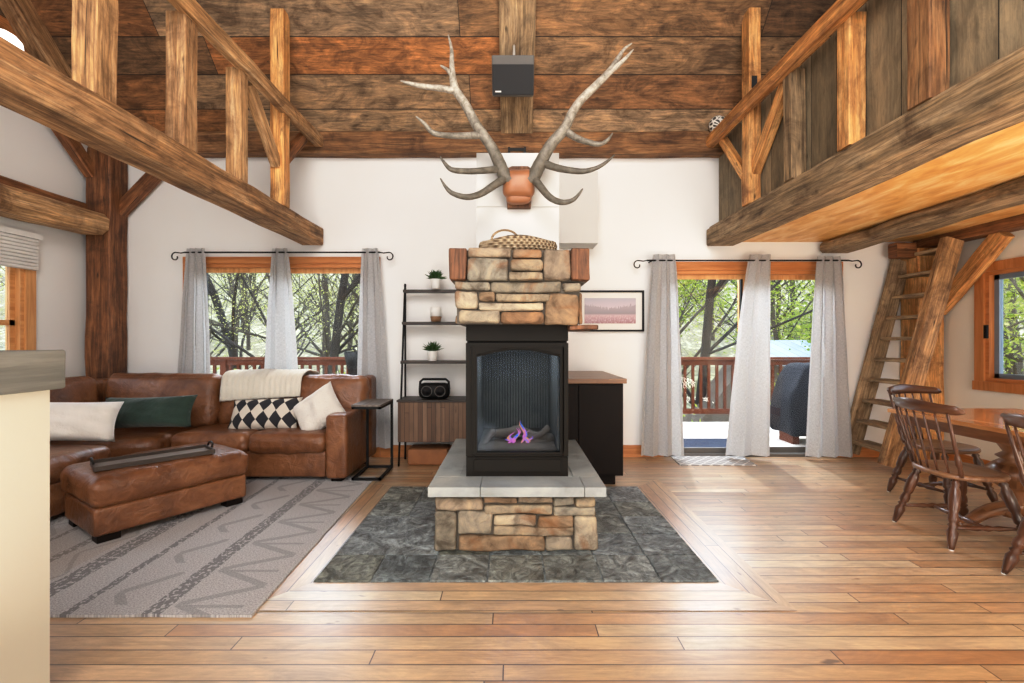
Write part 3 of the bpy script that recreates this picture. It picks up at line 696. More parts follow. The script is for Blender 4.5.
# round lamp at top of left beam
r = thing('globe_lamp', 'round white glass lamp on the sofa-side beam at the top left', 'lamp', (-2.26, 2.02, 2.552))
b = B(); lathe(b, (-2.26, 2.02, 2.552), [(0, .04), (.012, .04), (.02, .03)], 12); obj('base', b, M['outlet'], r)
b = B(); lathe(b, (-2.26, 2.02, 2.5725), [(0, .03), (.012, .052), (.035, .066), (.06, .062), (.08, .046), (.093, .024), (.097, .001)], 20); obj('globe', b, M['bulb'], r, smooth=True)

# ladder
r = thing('loft_ladder', 'wooden ship ladder with thick stringers leaning up to the loft', 'ladder', (3.75, 4.75, 0))
mm = {'a': M['beam'], 'b': M['honey']}
b = B(); timber(b, (3.74, 5.035, .06), (4.30, 5.035, 2.18), .06, .20, .005, up=(-1, 0, .3), seed=50); obj('stringer', b, M['beam_grey'], r, keepuv=True)
b = B(); timber(b, (3.74, 4.52, .05), (4.37, 4.52, 2.30), .09, .185, .002, up=(-1, 0, .3), seed=51); obj('stringer', b, M['beam_light'], r, keepuv=True)
for i in range(10):
    z = .19+.226*i; x = 3.77+.29*z
    b = B(); box(b, x-.11, x+.09, 4.565, 5.002, z-.018, z+.018, bev=.006); obj('tread', b, M['beam_grey'], r, axis=(0, 1, 0))

# ------------------------------------------------------------------ hearth pad, border
PX0, PX1, PY0, PY1 = -1.065, 1.11, 2.43, 4.02
b = B(); ts = .3035
ys = [PY0, PY0+.30, PY0+.60, PY0+.9, PY0+1.2, PY1]
for j in range(5):
    cols_x = [PX0+(PX1-PX0)*k/7 for k in range(8)]
    if j in (1, 2) :
        cols_x = [PX0, PX0+.62, PX0+.93, PX0+1.24, PX0+1.55, PX0+1.86, PX1]
    if j == 2: pass
    for i in range(len(cols_x)-1):
        g = .005
        if j == 2 and i == 0: continue
        y1_ = ys[j+1] if not (j == 1 and i == 0) else ys[3]
        box(b, cols_x[i]+g, cols_x[i+1]-g, ys[j]+g, y1_-g, .0, .012+.002*random.random(), bev=.002)
box(b, PX0, PX1, PY0, PY1, 0.0, .004)
tag(obj('slate_hearth_pad', b, M['slate']), 'grey slate tile pad set in the floor around the stone fireplace', 'hearth pad', kind='structure')
# wood border around the slate with mitred corners
b = B(); W_ = .255; e = .003
def quad(vs):
    f = b.faces.new([b.verts.new((*v, e)) for v in vs]); return f
a0, a1, c0, c1 = PX0-W_, PX1+W_, PY0-W_, PY1+W_
quad([(a0, c0), (a1, c0), (PX1, PY0), (PX0, PY0)]); quad([(PX0, PY1), (PX1, PY1), (a1, c1), (a0, c1)])
quad([(a0, c0), (PX0, PY0), (PX0, PY1), (a0, c1)]); quad([(PX1, PY0), (a1, c0), (a1, c1), (PX1, PY1)])
uvl = b.loops.layers.uv.verify()
for i, f in enumerate(b.faces):
    for l in f.loops:
        x, y = l.vert.co.x, l.vert.co.y
        l[uvl].uv = (x, y-c0+.0005) if i < 2 else (y, x-a0+.0005+i)
bmesh.ops.recalc_face_normals(b, faces=b.faces)
o = obj('floor_border', b, M['border'], keepuv=True, origin=(0, 0, 0)); tag(o, 'mitred plank border framing the slate pad', 'floor border', kind='structure')

# ------------------------------------------------------------------ fireplace
def stones(bm, rects, conv, depth, seed=0, axis='y', plane=0, out=-1):
    for k, (x0, y0, x1, y1) in enumerate(rects):
        (X0, Z0), (X1, Z1) = conv(x0, y1), conv(x1, y0)
        hx, hz = abs(X1-X0)/2-.004, abs(Z1-Z0)/2-.004
        pr = random.uniform(-.012, .014)
        if axis == 'y': c = ((X0+X1)/2, plane+out*(-depth/2+pr)*-1 if False else plane+depth/2-pr, (Z0+Z1)/2); hf = (hx, depth/2, hz)
        else: c = (plane-out*(depth/2-pr), (X0+X1)/2, (Z0+Z1)/2); hf = (depth/2, hx, hz)
        rbox(bm, c, hf, min(.022, hz*.6), m=3, jit=.011, jf=9, seed=seed+k)
def rowset(y0, y1, z0, z1, seed, courses):
    rnd = random.Random(seed); out = []; z = z0
    hs = [rnd.uniform(.7, 1.3) for _ in range(courses)]; tot = sum(hs)
    for h in hs:
        zz = z+(z1-z0)*h/tot; y = y0
        while y < y1-.02:
            w = rnd.uniform(.14, .36)
            yy = y+w if y1-(y+w) > .1 else y1
            out.append((y, zz, yy, z)); y = yy
        z = zz
    return out
ident = lambda a, b_: (a, b_)
fp = thing('stone_fireplace', 'freestanding stone fireplace base with bluestone slab top', 'fireplace', (.03, 3.4, 0.012))
D0 = 2.755
cv6 = lambda x, y: (((x/2.2756+290)-CX)*D0/F, max(.014, H-((y/2.2756+400)-CY)*D0/F))
front = [(328, 222, 440, 254), (440, 222, 518, 239), (518, 222, 599, 237), (599, 222, 649, 244), (649, 222, 696, 245), (440, 239, 599, 263), (599, 245, 697, 267), (326, 254, 379, 351), (379, 254, 461, 309), (461, 263, 562, 289), (562, 265, 646, 294), (461, 289, 646, 311), (646, 267, 702, 353), (379, 309, 581, 351), (581, 311, 646, 351)]
BX0, BX1, BY1 = -.48, .525, 4.0
b = B(); box(b, BX0+.03, BX1-.03, D0+.04, BY1-.03, .013, .365); obj('mortar_core', b, M['mortar'], fp)
b = B(); stones(b, front, cv6, .1, 3, 'y', D0)
stones(b, rowset(D0+.1, BY1, .014, .362, 5, 4), ident, .1, 30, 'x', BX0, -1)
stones(b, rowset(D0+.1, BY1, .014, .362, 6, 4), ident, .1, 60, 'x', BX1, 1)
stones(b, rowset(BX0+.1, BX1-.1, .014, .362, 8, 4), ident, .1, 90, 'y', BY1-.09)
obj('stone_base', b, M['stone'], fp)
b = B()
for (x0, x1, y0, y1) in ((-.50, -.19, 2.70, 2.92), (-.187, .43, 2.70, 2.92), (.433, .56, 2.70, 2.92), (-.50, -.33, 2.923, 3.5), (-.33, .39, 2.923, 3.5), (.393, .56, 2.923, 3.5), (-.50, .56, 3.503, 4.06)):
    box(b, x0, x1, y0, y1, .366, .424, bev=.003)
obj('slab_top', b, M['slab'], fp)
# stove
S0, S1, SY, SYB, SZ0, SZ1 = -.295, .36, 2.92, 3.72, .4245, 1.40
st = thing('gas_stove', 'tall black gas stove with arched glass door and small flames', 'stove', (.03, 3.3, SZ0))
def sz(py, D=SY): return H-(py-CY)*D/F
def sx(px, D=SY): return (px-CX)*D/F
gz0, gz1, gx0, gx1 = sz(452), sz(350), sx(477), sx(560)
b = B(); th = .05
box(b, S0+.004, S0+th, SY+.03, SYB, SZ0, SZ1); box(b, S1-th, S1-.004, SY+.03, SYB, SZ0, SZ1)
box(b, S0+th, S1-th, SY+.03, SYB, SZ0, gz0-.02); box(b, S0+th, S1-th, SY+.03, SYB, gz1+.03, SZ1); box(b, S0+th, S1-th, SYB-.03, SYB, gz0-.02, gz1+.03)
obj('casing', b, M['stove'], st)
b = B(); box(b, S0, S1, SY-.005, SY+.03, sz(341), SZ1, bev=.003); obj('top_panel', b, M['stove'], st)
b = B(); zz = sz(458)
box(b, S0, S1, SY, SY+.03, SZ0, sz(457), bev=.003); box(b, S0+.05, S1-.05, SY-.012, SY, SZ0+.03, sz(459), bev=.004)
lp_ = obj('lower_panel', b, M['stove'], st)
# door frame with arched opening
b = B(); d0, d1 = S0, S1; z0, z1 = sz(456), sz(343); n = 14; yf, yb = SY-.012, SY+.03
arc = [(gx0+(gx1-gx0)*i/n, gz1-.045+.045*math.sin(PI*i/n)) for i in range(n+1)]
box(b, d0, gx0, yf, yb, z0, z1); box(b, gx1, d1, yf, yb, z0, z1); box(b, gx0, gx1, yf, yb, z0, gz0)
for i in range(n):
    (xa, za), (xb, zb) = arc[i], arc[i+1]
    v = [b.verts.new(c) for c in ((xa, yf, za), (xb, yf, zb), (xb, yf, z1), (xa, yf, z1), (xa, yb, za), (xb, yb, zb), (xb, yb, z1), (xa, yb, z1))]
    for q in ((0, 1, 2, 3), (7, 6, 5, 4), (0, 4, 5, 1), (3, 2, 6, 7)): b.faces.new([v[k] for k in q])
for (x0, x1, za, zb) in ((d0+.03, d0+.036, z0+.03, z1-.02), (d1-.036, d1-.03, z0+.03, z1-.02), (gx0-.022, gx0-.014, gz0-.04, z1-.03), (gx1+.014, gx1+.022, gz0-.04, z1-.03), (d0+.03, d1-.03, z1-.03, z1-.022), (d0+.03, d1-.03, gz0-.022, gz0-.014), (.03, .036, gz1, z1-.03)):
    box(b, x0, x1, yf-.008, yf, za, zb)
tube(b, [(x, yf-.004, z+.012) for x, z in arc], .005, 6)
bmesh.ops.recalc_face_normals(b, faces=b.faces)
dr = obj('door', b, M['stove'], st)
b = B(); box(b, gx0-.005, gx1+.005, SY+.012, SY+.016, gz0-.005, gz1+.005); obj('glass_pane', b, M['stoveglass'], dr)
b = B(); x0, x1 = S0+th+.002, S1-th-.002
box(b, x0, x0+.012, SY+.04, SYB-.032, gz0-.018, gz1+.028); box(b, x1-.012, x1, SY+.04, SYB-.032, gz0-.018, gz1+.028); 
k = 0
while x0+.012+k*.022 < x1-.03:
    xx = x0+.012+k*.022; box(b, xx, xx+.018, SYB-.05, SYB-.033, gz0-.018, gz1+.028); k += 1
t = NT('ribbed_firebox_liner'); f = t.noise(t.obj(), 12, 4); t.bsdf(t.mix(f, (.09, .09, .085), (.24, .21, .16)), .7); M['liner'] = t.m
obj('liner', b, M['liner'], st)
b = B(); rr = random.Random(3)
for (xa, ya, za, xb, yb_, zb, r_) in ((-.22, 3.2, .55, .16, 3.28, .57, .045), (-.05, 3.15, .56, .27, 3.22, .60, .04), (-.18, 3.25, .62, .08, 3.15, .68, .03), (.0, 3.25, .66, .24, 3.18, .63, .03), (-.1, 3.1, .54, .22, 3.08, .53, .03), (-.22, 3.1, .57, -.12, 3.2, .66, .025), (.1, 3.2, .6, .26, 3.12, .7, .022)):
    p0, p1 = Vector((xa, ya, za)), Vector((xb, yb_, zb))
    tube(b, [p0.lerp(p1, i/6)+noise.noise_vector(p0.lerp(p1, i/6)*8)*.02 for i in range(7)], [r_*rr.uniform(.8, 1.1) for _ in range(7)], 9)
box(b, S0+th+.02, S1-th-.02, SY+.06, SYB-.05, gz0-.018, gz0+.01)
obj('log_set', b, M['log'], st, smooth=True)
b = B(); b2 = B()
for i, (px, w, h) in enumerate(((508, .013, .03), (511, .016, .07), (516, .018, .10), (522, .016, .15), (526, .015, .08), (529, .012, .04))):
    for k in range(2):
        bb = (b, b2)[(i+k) % 2]; x = sx(px, 3.1)+.01*k; 
        pts = [(x+.02*math.sin(j*.9+i*2), 3.1+.03*k, .60+h*j/6) for j in range(7)]
        tube(bb, pts, [w*.5*q for q in (.5, .9, 1, .8, .55, .3, .05)], 8)
obj('flame', b, M['flame'], st, smooth=True); obj('flame', b2, M['flame2'], st, smooth=True)
# stone mantel block
D1 = 2.80
cv4 = lambda x, y: (((x/2.629+380)-CX)*D1/F, H-((y/2.627+230)-CY)*D1/F)
mb = thing('stone_mantel', 'stone chimney block with wood end blocks above the stove', 'mantel', (.05, 3.2, 1.405))
upper = [(228, 47, 345, 72), (345, 48, 428, 75), (428, 50, 503, 133), (228, 72, 338, 133), (340, 75, 430, 110), (338, 110, 430, 133)]
lower = [(195, 133, 290, 158), (290, 133, 480, 166), (480, 136, 532, 162), (195, 158, 258, 208), (258, 160, 303, 190), (303, 166, 447, 190), (258, 190, 432, 214), (432, 166, 524, 250), (203, 208, 316, 246), (316, 214, 432, 247), (524, 162, 536, 250)]
zc = lambda y: cv4(0, y)[1]; xc = lambda x: cv4(x, 0)[0]
b = B(); box(b, xc(200), xc(528), D1+.04, 3.72, zc(248)+.004, zc(134)); box(b, xc(190), xc(545), D1+.04, 3.74, zc(136), zc(50)); obj('mortar_core', b, M['mortar'], mb)
b = B(); stones(b, upper, cv4, .1, 130, 'y', D1-.02); stones(b, lower, cv4, .1, 150, 'y', D1)
zt, zm_, zb_ = zc(48), zc(133), zc(247)
for (xp, sg, sd) in ((xc(197), -1, 11), (xc(534), 1, 12)):
    stones(b, rowset(D1+.1, 3.72, zb_+.004, zm_, sd, 4), ident, .1, 170+sd*9, 'x', xp, sg)
stones(b, rowset(xc(205), xc(525), zb_+.004, zt, 14, 6), ident, .08, 400, 'y', 3.68)
obj('stone_facing', b, M['stone'], mb)
t = wood('rust_wood_block', (.07, .03, .014), (.15, .065, .03), (.25, .12, .06), .7, .8)
for (xa, xb) in ((182, 228), (503, 550)):
    b = B(); rbox(b, ((xc(xa)+xc(xb))/2, 3.28, (zt+zm_)/2), (abs(xc(xb)-xc(xa))/2, .5, (zt-zm_)/2), .012, m=4, jit=.008, seed=xa); obj('wood_block', b, t, mb, axis=(0, 1, 0))
b = B(); rbox(b, (xc(520)+.04, 3.1, zb_-.018), (.09, .28, .014), .008, m=3, jit=.008, seed=9); obj('wood_ledge', b, t, mb, axis=(0, 1, 0))
# basket on mantel
ZB = zt+.004
r = thing('wicker_basket', 'shallow oval woven basket with loop handle atop the stone block', 'basket', ((518-CX)*3.0/F, 3.02, ZB))
bc = Vector(((518-CX)*3.0/F, 3.02, ZB))
b = B(); seg = 36
for (prof, mi) in (([(0, .9), (.02, .97), (.055, 1.0), (.08, .96), (.09, .88), (.05, .84), (.02, .8)], 0),):
    rings = []
    for z, s_ in prof: rings.append([b.verts.new((bc.x+.262*s_*math.cos(2*PI*k/seg), bc.y+.15*s_*math.sin(2*PI*k/seg), bc.z+z*(1+.12*math.sin(6*PI*k/seg)))) for k in range(seg)])
    for i in range(len(rings)-1):
        for k in range(seg): b.faces.new((rings[i][k], rings[i][(k+1) % seg], rings[i+1][(k+1) % seg], rings[i+1][k])).smooth = True
    b.faces.new(list(reversed(rings[0]))); b.faces.new(rings[-1])
obj('bowl', b, M['wicker'], r)
b = B(); pts = [(bc.x-.17+.085*(1-math.cos(PI*i/12)), bc.y-.10, bc.z+.075+.062*math.sin(PI*i/12)) for i in range(13)]; tube(b, pts, .007, 8); obj('handle', b, M['beam_grey'], r)
# chase
r = thing('chimney_chase', 'white boxed flue rising from the stone block', 'chimney', (.04, 3.5, zt))
b = B(); xa, xb = sx(476.5, 3.3), sx(559, 3.3); ztop = sz(153, 3.3); zs = sz(207, 3.3)
box(b, xa, xb, 3.3, 3.7, zt+.002, zs-.002); box(b, xa, xb, 3.3, 3.7, zs+.002, ztop); box(b, xa+.01, xb-.01, 3.31, 3.69, zs-.003, zs+.003); obj('flue_box', b, M['white'], r)
b = B(); box(b, xa+.02, xb-.02, 3.7, 4.795, 2.2, 2.6); obj('flue_duct', b, M['white'], r)
b = B(); box(b, -.26, sx(598, 4.79), 4.795, 5.098, sz(243, 4.79), sz(171, 4.79)); tag(obj('vent_box', b, M['white']), 'white boxed vent on the wall behind the flue', 'vent box')
b = B(); box(b, sx(508, 4.9), sx(526, 4.9), 4.925, 4.94, sz(151, 4.93), sz(148, 4.93)); box(b, sx(508, 4.9), sx(510, 4.9), 4.90, 4.94, sz(153, 4.93), sz(148, 4.93)); box(b, sx(524, 4.9), sx(526, 4.9), 4.90, 4.94, sz(153, 4.93), sz(148, 4.93))
tag(obj('metal_bracket', b, M['iron']), 'small metal bracket on the plate beam above the antlers', 'bracket')

# antlers
DA = 3.2
def Z3(x, y, d=DA): return P(380+x/2.1357, 20+y/2.134, d)
an = thing('antler_mount', 'large pair of elk antlers on a wooden plaque with leather cap', 'antlers', Z3(298, 360, 3.28))
b = B(); oct_ = [(268, 318), (282, 312), (316, 312), (330, 322), (326, 350), (322, 400), (272, 400), (266, 350)]
fr_ = [b.verts.new(Z3(x, y, 3.25)) for x, y in oct_]; bk = [b.verts.new(Z3(x, y, 3.25)+Vector((0, .049, 0))) for x, y in oct_]
b.faces.new(fr_); b.faces.new(list(reversed(bk)))
for i in range(8): b.faces.new((fr_[i], bk[i], bk[(i+1) % 8], fr_[(i+1) % 8]))
bmesh.ops.recalc_face_normals(b, faces=b.faces); obj('plaque', b, t, an)
b = B(); c = Z3(297, 350, 3.2); rbox(b, c, (.115, .06, .10), .058, m=5, puff=(0, .01, 0), jit=.01, seed=2)
bb = Z3(297, 378, 3.22); rbox(b, bb, (.09, .05, .05), .045, m=4, jit=.006, seed=5); obj('skull_cap', b, M['leather_tan'], an, smooth=True)
def antler(chains):
    b = B()
    for ch in chains:
        pts = [Z3(x, y, DA+dd) for x, y, dd, r_ in ch]; rs = [r_ for *_, r_ in ch]
        pp, rr_ = smooth_pts(pts, rs, 5)
        rr_ = [q*(1+.07*noise.noise(Vector((i*.7, q*90, 0)))) for i, q in enumerate(rr_)]
        tube(b, pp, rr_, 10)
    return obj('antler', b, M['antler'], an, smooth=True)
antler([[(280, 345, -.02, .05), (265, 330, -.03, .048), (250, 295, -.06, .04), (234, 265, -.08, .036), (208, 228, -.1, .034), (182, 180, -.08, .03), (160, 145, -.06, .029), (154, 105, -.05, .02), (153, 65, -.03, .013), (146, 32, -.02, .004)],
        [(155, 120, -.05, .018), (143, 106, -.06, .012), (129, 97, -.06, .004)],
        [(165, 152, -.06, .024), (130, 146, -.08, .021), (95, 142, -.1, .018), (65, 136, -.1, .013), (44, 130, -.1, .004)],
        [(218, 245, -.09, .026), (180, 247, -.12, .022), (140, 246, -.16, .019), (112, 240, -.18, .017), (96, 222, -.18, .013), (77, 206, -.18, .004)],
        [(255, 318, -.04, .026), (225, 321, -.1, .022), (190, 323, -.15, .02), (155, 320, -.2, .017), (140, 308, -.2, .012), (128, 291, -.2, .004)],
        [(272, 335, -.02, .03), (245, 352, -.1, .026), (215, 371, -.15, .023), (185, 378, -.2, .02), (155, 370, -.22, .016), (140, 356, -.22, .011), (129, 338, -.22, .004)]])
antler([[(316, 345, -.02, .05), (330, 330, -.03, .048), (348, 295, -.06, .042), (368, 262, -.08, .038), (394, 232, -.1, .034), (412, 195, -.09, .03), (432, 168, -.07, .028), (465, 136, -.05, .027), (492, 108, -.03, .024), (508, 82, -.02, .016), (522, 62, .0, .011), (538, 50, .0, .004)],
        [(480, 122, -.04, .02), (505, 100, -.07, .018), (524, 82, -.08, .013), (541, 63, -.08, .004)],
        [(398, 238, -.09, .026), (420, 252, -.12, .022), (445, 261, -.16, .019), (470, 265, -.18, .015), (487, 255, -.18, .011), (497, 241, -.18, .004)],
        [(350, 306, -.05, .028), (375, 315, -.1, .024), (405, 321, -.15, .021), (435, 323, -.18, .018), (462, 316, -.2, .014), (484, 303, -.2, .01), (501, 288, -.2, .004)],
        [(326, 335, -.02, .03), (342, 355, -.08, .026), (362, 378, -.14, .023), (386, 389, -.18, .02), (408, 386, -.2, .016), (421, 376, -.2, .011), (433, 360, -.2, .004)]])

# ceiling speaker
DS = 4.25
r = thing('wall_speaker', 'black loudspeaker hung on the ceiling rafter above the antlers', 'speaker', P(513, 85, DS))
p0 = P(492, 90, DS); p1 = P(534, 56, DS)
sc_ = (p0+p1)/2; hw, hh = abs(p1.x-p0.x)/2, .165
MX = TR((sc_.x, DS+.06, sc_.z), rx=math.radians(26))
b = B(); box(b, -hw, hw, -.09, .10, -hh, hh, MX, bev=.012); obj('cabinet', b, M['grey_plastic'], r)
b = B(); box(b, -hw+.006, hw-.006, -.112, -.091, -hh+.008, hh-.075, MX, bev=.006); obj('grille', b, M['grille'], r)
b = B(); box(b, -hw+.03, -hw+.085, -.116, -.112, -hh+.03, -hh+.042, MX); obj('badge', b, M['outlet'], r)
b = B(); tube(b, [MX @ Vector((0, 0, hh-.01)), Vector((sc_.x+.01, DS+.08, sc_.z+hh+.05)), Vector((sc_.x+.01, DS+.14, roofz(DS+.14)-.082))], .012, 8); obj('bracket', b, M['outlet'], r)

# ------------------------------------------------------------------ console cabinet right of stove
r = thing('low_cabinet', 'dark espresso cabinet with brown counter behind the stove', 'cabinet', (.65, 4.5, 0))
b = B(); box(b, .18, .985, 4.03, 5.07, .1, .92, bev=.004); box(b, .2, .93, 4.10, 5.06, 0, .1); obj('body', b, M['espresso'], r)
b = B(); box(b, .16, 1.01, 4.0, 5.075, .92, .962, bev=.004); obj('counter_top', b, M['butcher'], r, axis=(1, 0, 0))
for x0, x1 in ((.19, .58), (.59, .98)):
    b = B(); box(b, x0, x1, 4.012, 4.029, .12, .905, bev=.003); d = obj('door', b, M['espresso'], r)
b = B(); box(b, .01, .1, 4.0, 4.0, 0, 0) if False else None
b = B(); lathe(b, (.2, 4.55, .9635), [(0, .06), (.01, .075), (.04, .08), (.045, .07), (.02, .06)], 18); tag(obj('wooden_bowl', b, M['tablewood'], smooth=True), 'small brown bowl on the cabinet counter behind the stove', 'bowl')

# framed print
r = thing('framed_print', 'black framed print of a misty pink field on the wall', 'picture', P(612, 331, 5.08))
p0, p1 = P(576, 331.5, 5.07), P(644, 290.5, 5.07); w = .02
b = B()
box(b, p0.x, p1.x, 5.06, 5.095, p1.z-w, p1.z); box(b, p0.x, p1.x, 5.06, 5.095, p0.z, p0.z+w); box(b, p0.x, p0.x+w, 5.06, 5.095, p0.z+w, p1.z-w); box(b, p1.x-w, p1.x, 5.06, 5.095, p0.z+w, p1.z-w)
obj('frame', b, M['black'], r)
b = B(); box(b, p0.x+w, p1.x-w, 5.08, 5.095, p0.z+w, p1.z-w); obj('mat_board', b, M['matboard'], r)
q0, q1 = P(584.5, 323.5, 5.07), P(636, 298, 5.07)
b = B(); vs = [b.verts.new(c) for c in ((q0.x, 5.078, q0.z), (q1.x, 5.078, q0.z), (q1.x, 5.078, q1.z), (q0.x, 5.078, q1.z))]; f = b.faces.new(vs)
uvl = b.loops.layers.uv.verify()
for l, uv_ in zip(f.loops, ((0, 0), (1, 0), (1, 1), (0, 1))): l[uvl].uv = uv_
obj('print', b, M['print'], r, keepuv=True)

# ------------------------------------------------------------------ ladder shelf
SX0, SX1 = -1.17, -.27
sh = thing('ladder_shelf', 'black metal ladder shelf with walnut cabinet beside the stove', 'shelf', (-.72, 4.85, 0))
b = B()
for x in (SX0, SX1):
    tube(b, [(x, 4.70, .0), (x, 4.98, 1.92)], .011, 6); tube(b, [(x, 4.99, 0), (x, 4.99, 1.92)], .011, 6); tube(b, [(x, 4.97, 1.90), (x, 5.0, 1.90)], .012, 6)
obj('metal_frame', b, M['black'], sh)
for z in (1.85, 1.50, 1.085):
    yfr = 4.70+(z/1.92)*.28-.01
    b = B(); box(b, SX0-.005, SX1+.005, yfr-.06, 5.01, z-.03, z, bev=.003); obj('shelf_board', b, M['shelfwood'], sh)
b = B(); box(b, SX0-.01, SX1+.02, 4.70, 5.04, .25, .665, bev=.003); cb = obj('cabinet', b, M['walnut'], sh, axis=(0, 0, 1))
b = B(); box(b, SX0-.02, SX1+.03, 4.69, 5.05, .665, .685); obj('top_board', b, M['shelfwood'], sh)
for x0, x1 in ((SX0, -.725), (-.715, SX1)):
    b = B(); box(b, x0, x1, 4.682, 4.698, .26, .66); obj('door', b, M['walnut'], sh, axis=(0, 0, 1))
# plants
def plant(c, lab, sd):
    r = thing('potted_plant', lab, 'plant', c)
    c = Vector(c)
    b = B(); lathe(b, c, [(0, .038), (.005, .045), (.1, .058), (.104, .058), (.104, .05), (.09, .047)], 20); obj('pot', b, M['pot'], r, smooth=True)
    b = B(); rr = random.Random(sd)
    for k in range(150):
        a = rr.uniform(0, 2*PI); el = rr.uniform(.1, 1.4); L = rr.uniform(.07, .125)
        d = Vector((math.cos(a)*math.cos(el), math.sin(a)*math.cos(el), math.sin(el)))
        p = c+Vector((rr.uniform(-.03, .03), rr.uniform(-.03, .03), .10)); s = d.cross(Vector((0, 0, 1))).normalized()*.006
        m_ = p+d*L*.6+Vector((0, 0, .01)); e_ = p+d*L
        v = [b.verts.new(x) for x in (p-s, p+s, m_+s*1.3, e_, m_-s*1.3)]
        b.faces.new(v)
    obj('foliage', b, M['leaf_pot'], r)
plant((sx(435.5, 4.86), 4.86, 1.8505), 'small green plant in white pot on the top ladder shelf', 1)
plant((sx(432.5, 4.80), 4.80, 1.0855), 'larger green plant in white pot on the third ladder shelf', 2)
c = Vector((sx(436, 4.84), 4.84, 1.5005)); r = thing('candle_jar', 'white candle in a brown-based glass on the second ladder shelf', 'candle', c)
b = B(); lathe(b, c, [(0, .05), (.05, .06), (.055, .06)], 18); obj('base', b, M['butcher'], r, smooth=True)
b = B(); lathe(b, c+Vector((0, 0, .0555)), [(0, .06), (.08, .057), (.1, .05), (.1, .044), (.06, .044)], 18); obj('jar', b, M['pot'], r, smooth=True)
# boombox
c = Vector((sx(434.5, 4.82), 4.82, .6855)); r = thing('boombox', 'black portable boombox speaker with handle on the walnut cabinet', 'speaker', c)
b = B(); rbox(b, c+Vector((0, 0, .085)), (.165, .07, .084), .06, m=4); obj('body', b, M['black'], r, smooth=True)
b = B(); tube(b, [c+Vector(p) for p in ((-.155, 0, .1), (-.15, 0, .18), (-.12, 0, .205), (.12, 0, .205), (.15, 0, .18), (.155, 0, .1))], .013, 8); obj('handle', b, M['black'], r)
for s in (-1, 1):
    b = B(); cc = c+Vector((s*.07, -.068, .085)); pts = [cc+Vector((0, y, 0)) for y in (0, -.012, -.014, -.006)]; tube(b, pts, [.058, .056, .046, .02], 22); w_ = obj('woofer', b, M['grille'], r, smooth=True)
    b = B(); ring = [cc+Vector((.054*math.cos(a*PI/12), -.012, .054*math.sin(a*PI/12))) for a in range(25)]; tube(b, ring, .004, 6, False); obj('rim', b, M['grey_plastic'], w_)
# basket under cabinet
b = B(); rbox(b, (-.88, 4.86, .085), (.21, .13, .083), .02, m=4); o = obj('floor_basket', b, M['redwick'], smooth=True); tag(o, 'low reddish wicker basket under the walnut cabinet', 'basket')

# ------------------------------------------------------------------ curtains
def curtain(x0t, x1t, x0b, x1b, zt, zb, y, n, amp, seed, lab, drift=0):
    b = B(); NX, NZ = n*10, 26; G = []
    for j in range(NZ+1):
        t_ = j/NZ; z = zt+(zb-zt)*t_; e = t_**.75
        a, c = x0t+(x0b-x0t)*e, x1t+(x1b-x1t)*e
        row = []
        for i in range(NX+1):
            s_ = i/NX
            ph = 2*PI*n*s_+.5*noise.noise(Vector((s_*3, t_*1.2, seed)))
            yy = y+amp*(.8+.3*t_)*math.sin(ph)+.012*noise.noise(Vector((s_*9, t_*4, seed)))
            xx = a+(c-a)*s_+.012*math.sin(2*ph)*(1 if .02 < s_ < .98 else 0)
            row.append(b.verts.new((xx, yy, z)))
        G.append(row)
    for j in range(NZ):
        for i in range(NX): b.faces.new((G[j][i], G[j+1][i], G[j+1][i+1], G[j][i+1])).smooth = True
    o = obj('curtain', b, M['linen'], smooth=True); tag(o, lab, 'curtain'); return o
YC = 5.0
def cx_(px): return (px-CX)*YC/F
def cz_(py): return H-(py-CY)*YC/F
for (a, b_, c, d, zt_, zb, n, lab) in (
    (189, 207, 176, 216, 249, 446, 3, 'leftmost grey linen curtain, at the corner end of the sofa window'),
    (274, 289, 262, 305, 249, 446, 2, 'grey linen curtain hanging midway across the window behind the sofa'),
    (363, 379, 356, 392, 249, 447, 2, 'grey linen curtain behind the side table and ladder shelf'),
    (652, 674, 640, 683, 255, 455, 3, 'grey linen curtain between the framed print and the glass door'),
    (748, 769, 724, 768, 255, 455, 2, 'grey linen curtain hanging midway across the deck door'),
    (815, 838, 803, 850, 257, 456, 3, 'grey linen curtain next to the ladder')):
    curtain(cx_(a), cx_(b_), cx_(c), cx_(d), cz_(zt_), max(.012, cz_(zb)), YC-.035, n, .034, n*7+a, lab)
def rod(xa, xb, z, lab):
    r = thing('curtain_rod', lab, 'curtain rod', ((xa+xb)/2, YC, z))
    b = B(); tube(b, [(xa, YC-.035, z), (xb, YC-.035, z)], .009, 8); obj('pole', b, M['iron'], r)
    for x, s in ((xa, -1), (xb, 1)):
        b = B(); pts = []
        for i in range(22):
            t_ = i/21; ang = t_*1.6*PI; rad = .05*(1-.62*t_)
            pts.append((x+s*(.09+.05-.0-.0)+s*rad*math.sin(ang)*1.0-s*.04, YC-.035, z-.015-.035+rad*math.cos(ang)))
        pts = [(x, YC-.035, z), (x+s*.04, YC-.035, z-.008)]+pts
        tube(b, pts, .007, 6); obj('finial', b, M['iron'], r)
        b = B(); tube(b, [(x-s*.06, YC-.035, z), (x-s*.06, YF, z-.0)], .008, 6); obj('bracket', b, M['iron'], r)
rod(cx_(187), cx_(381), cz_(253), 'black wrought iron curtain rod over the sofa window')
rod(cx_(646), cx_(846), cz_(261), 'black wrought iron curtain rod over the deck door')

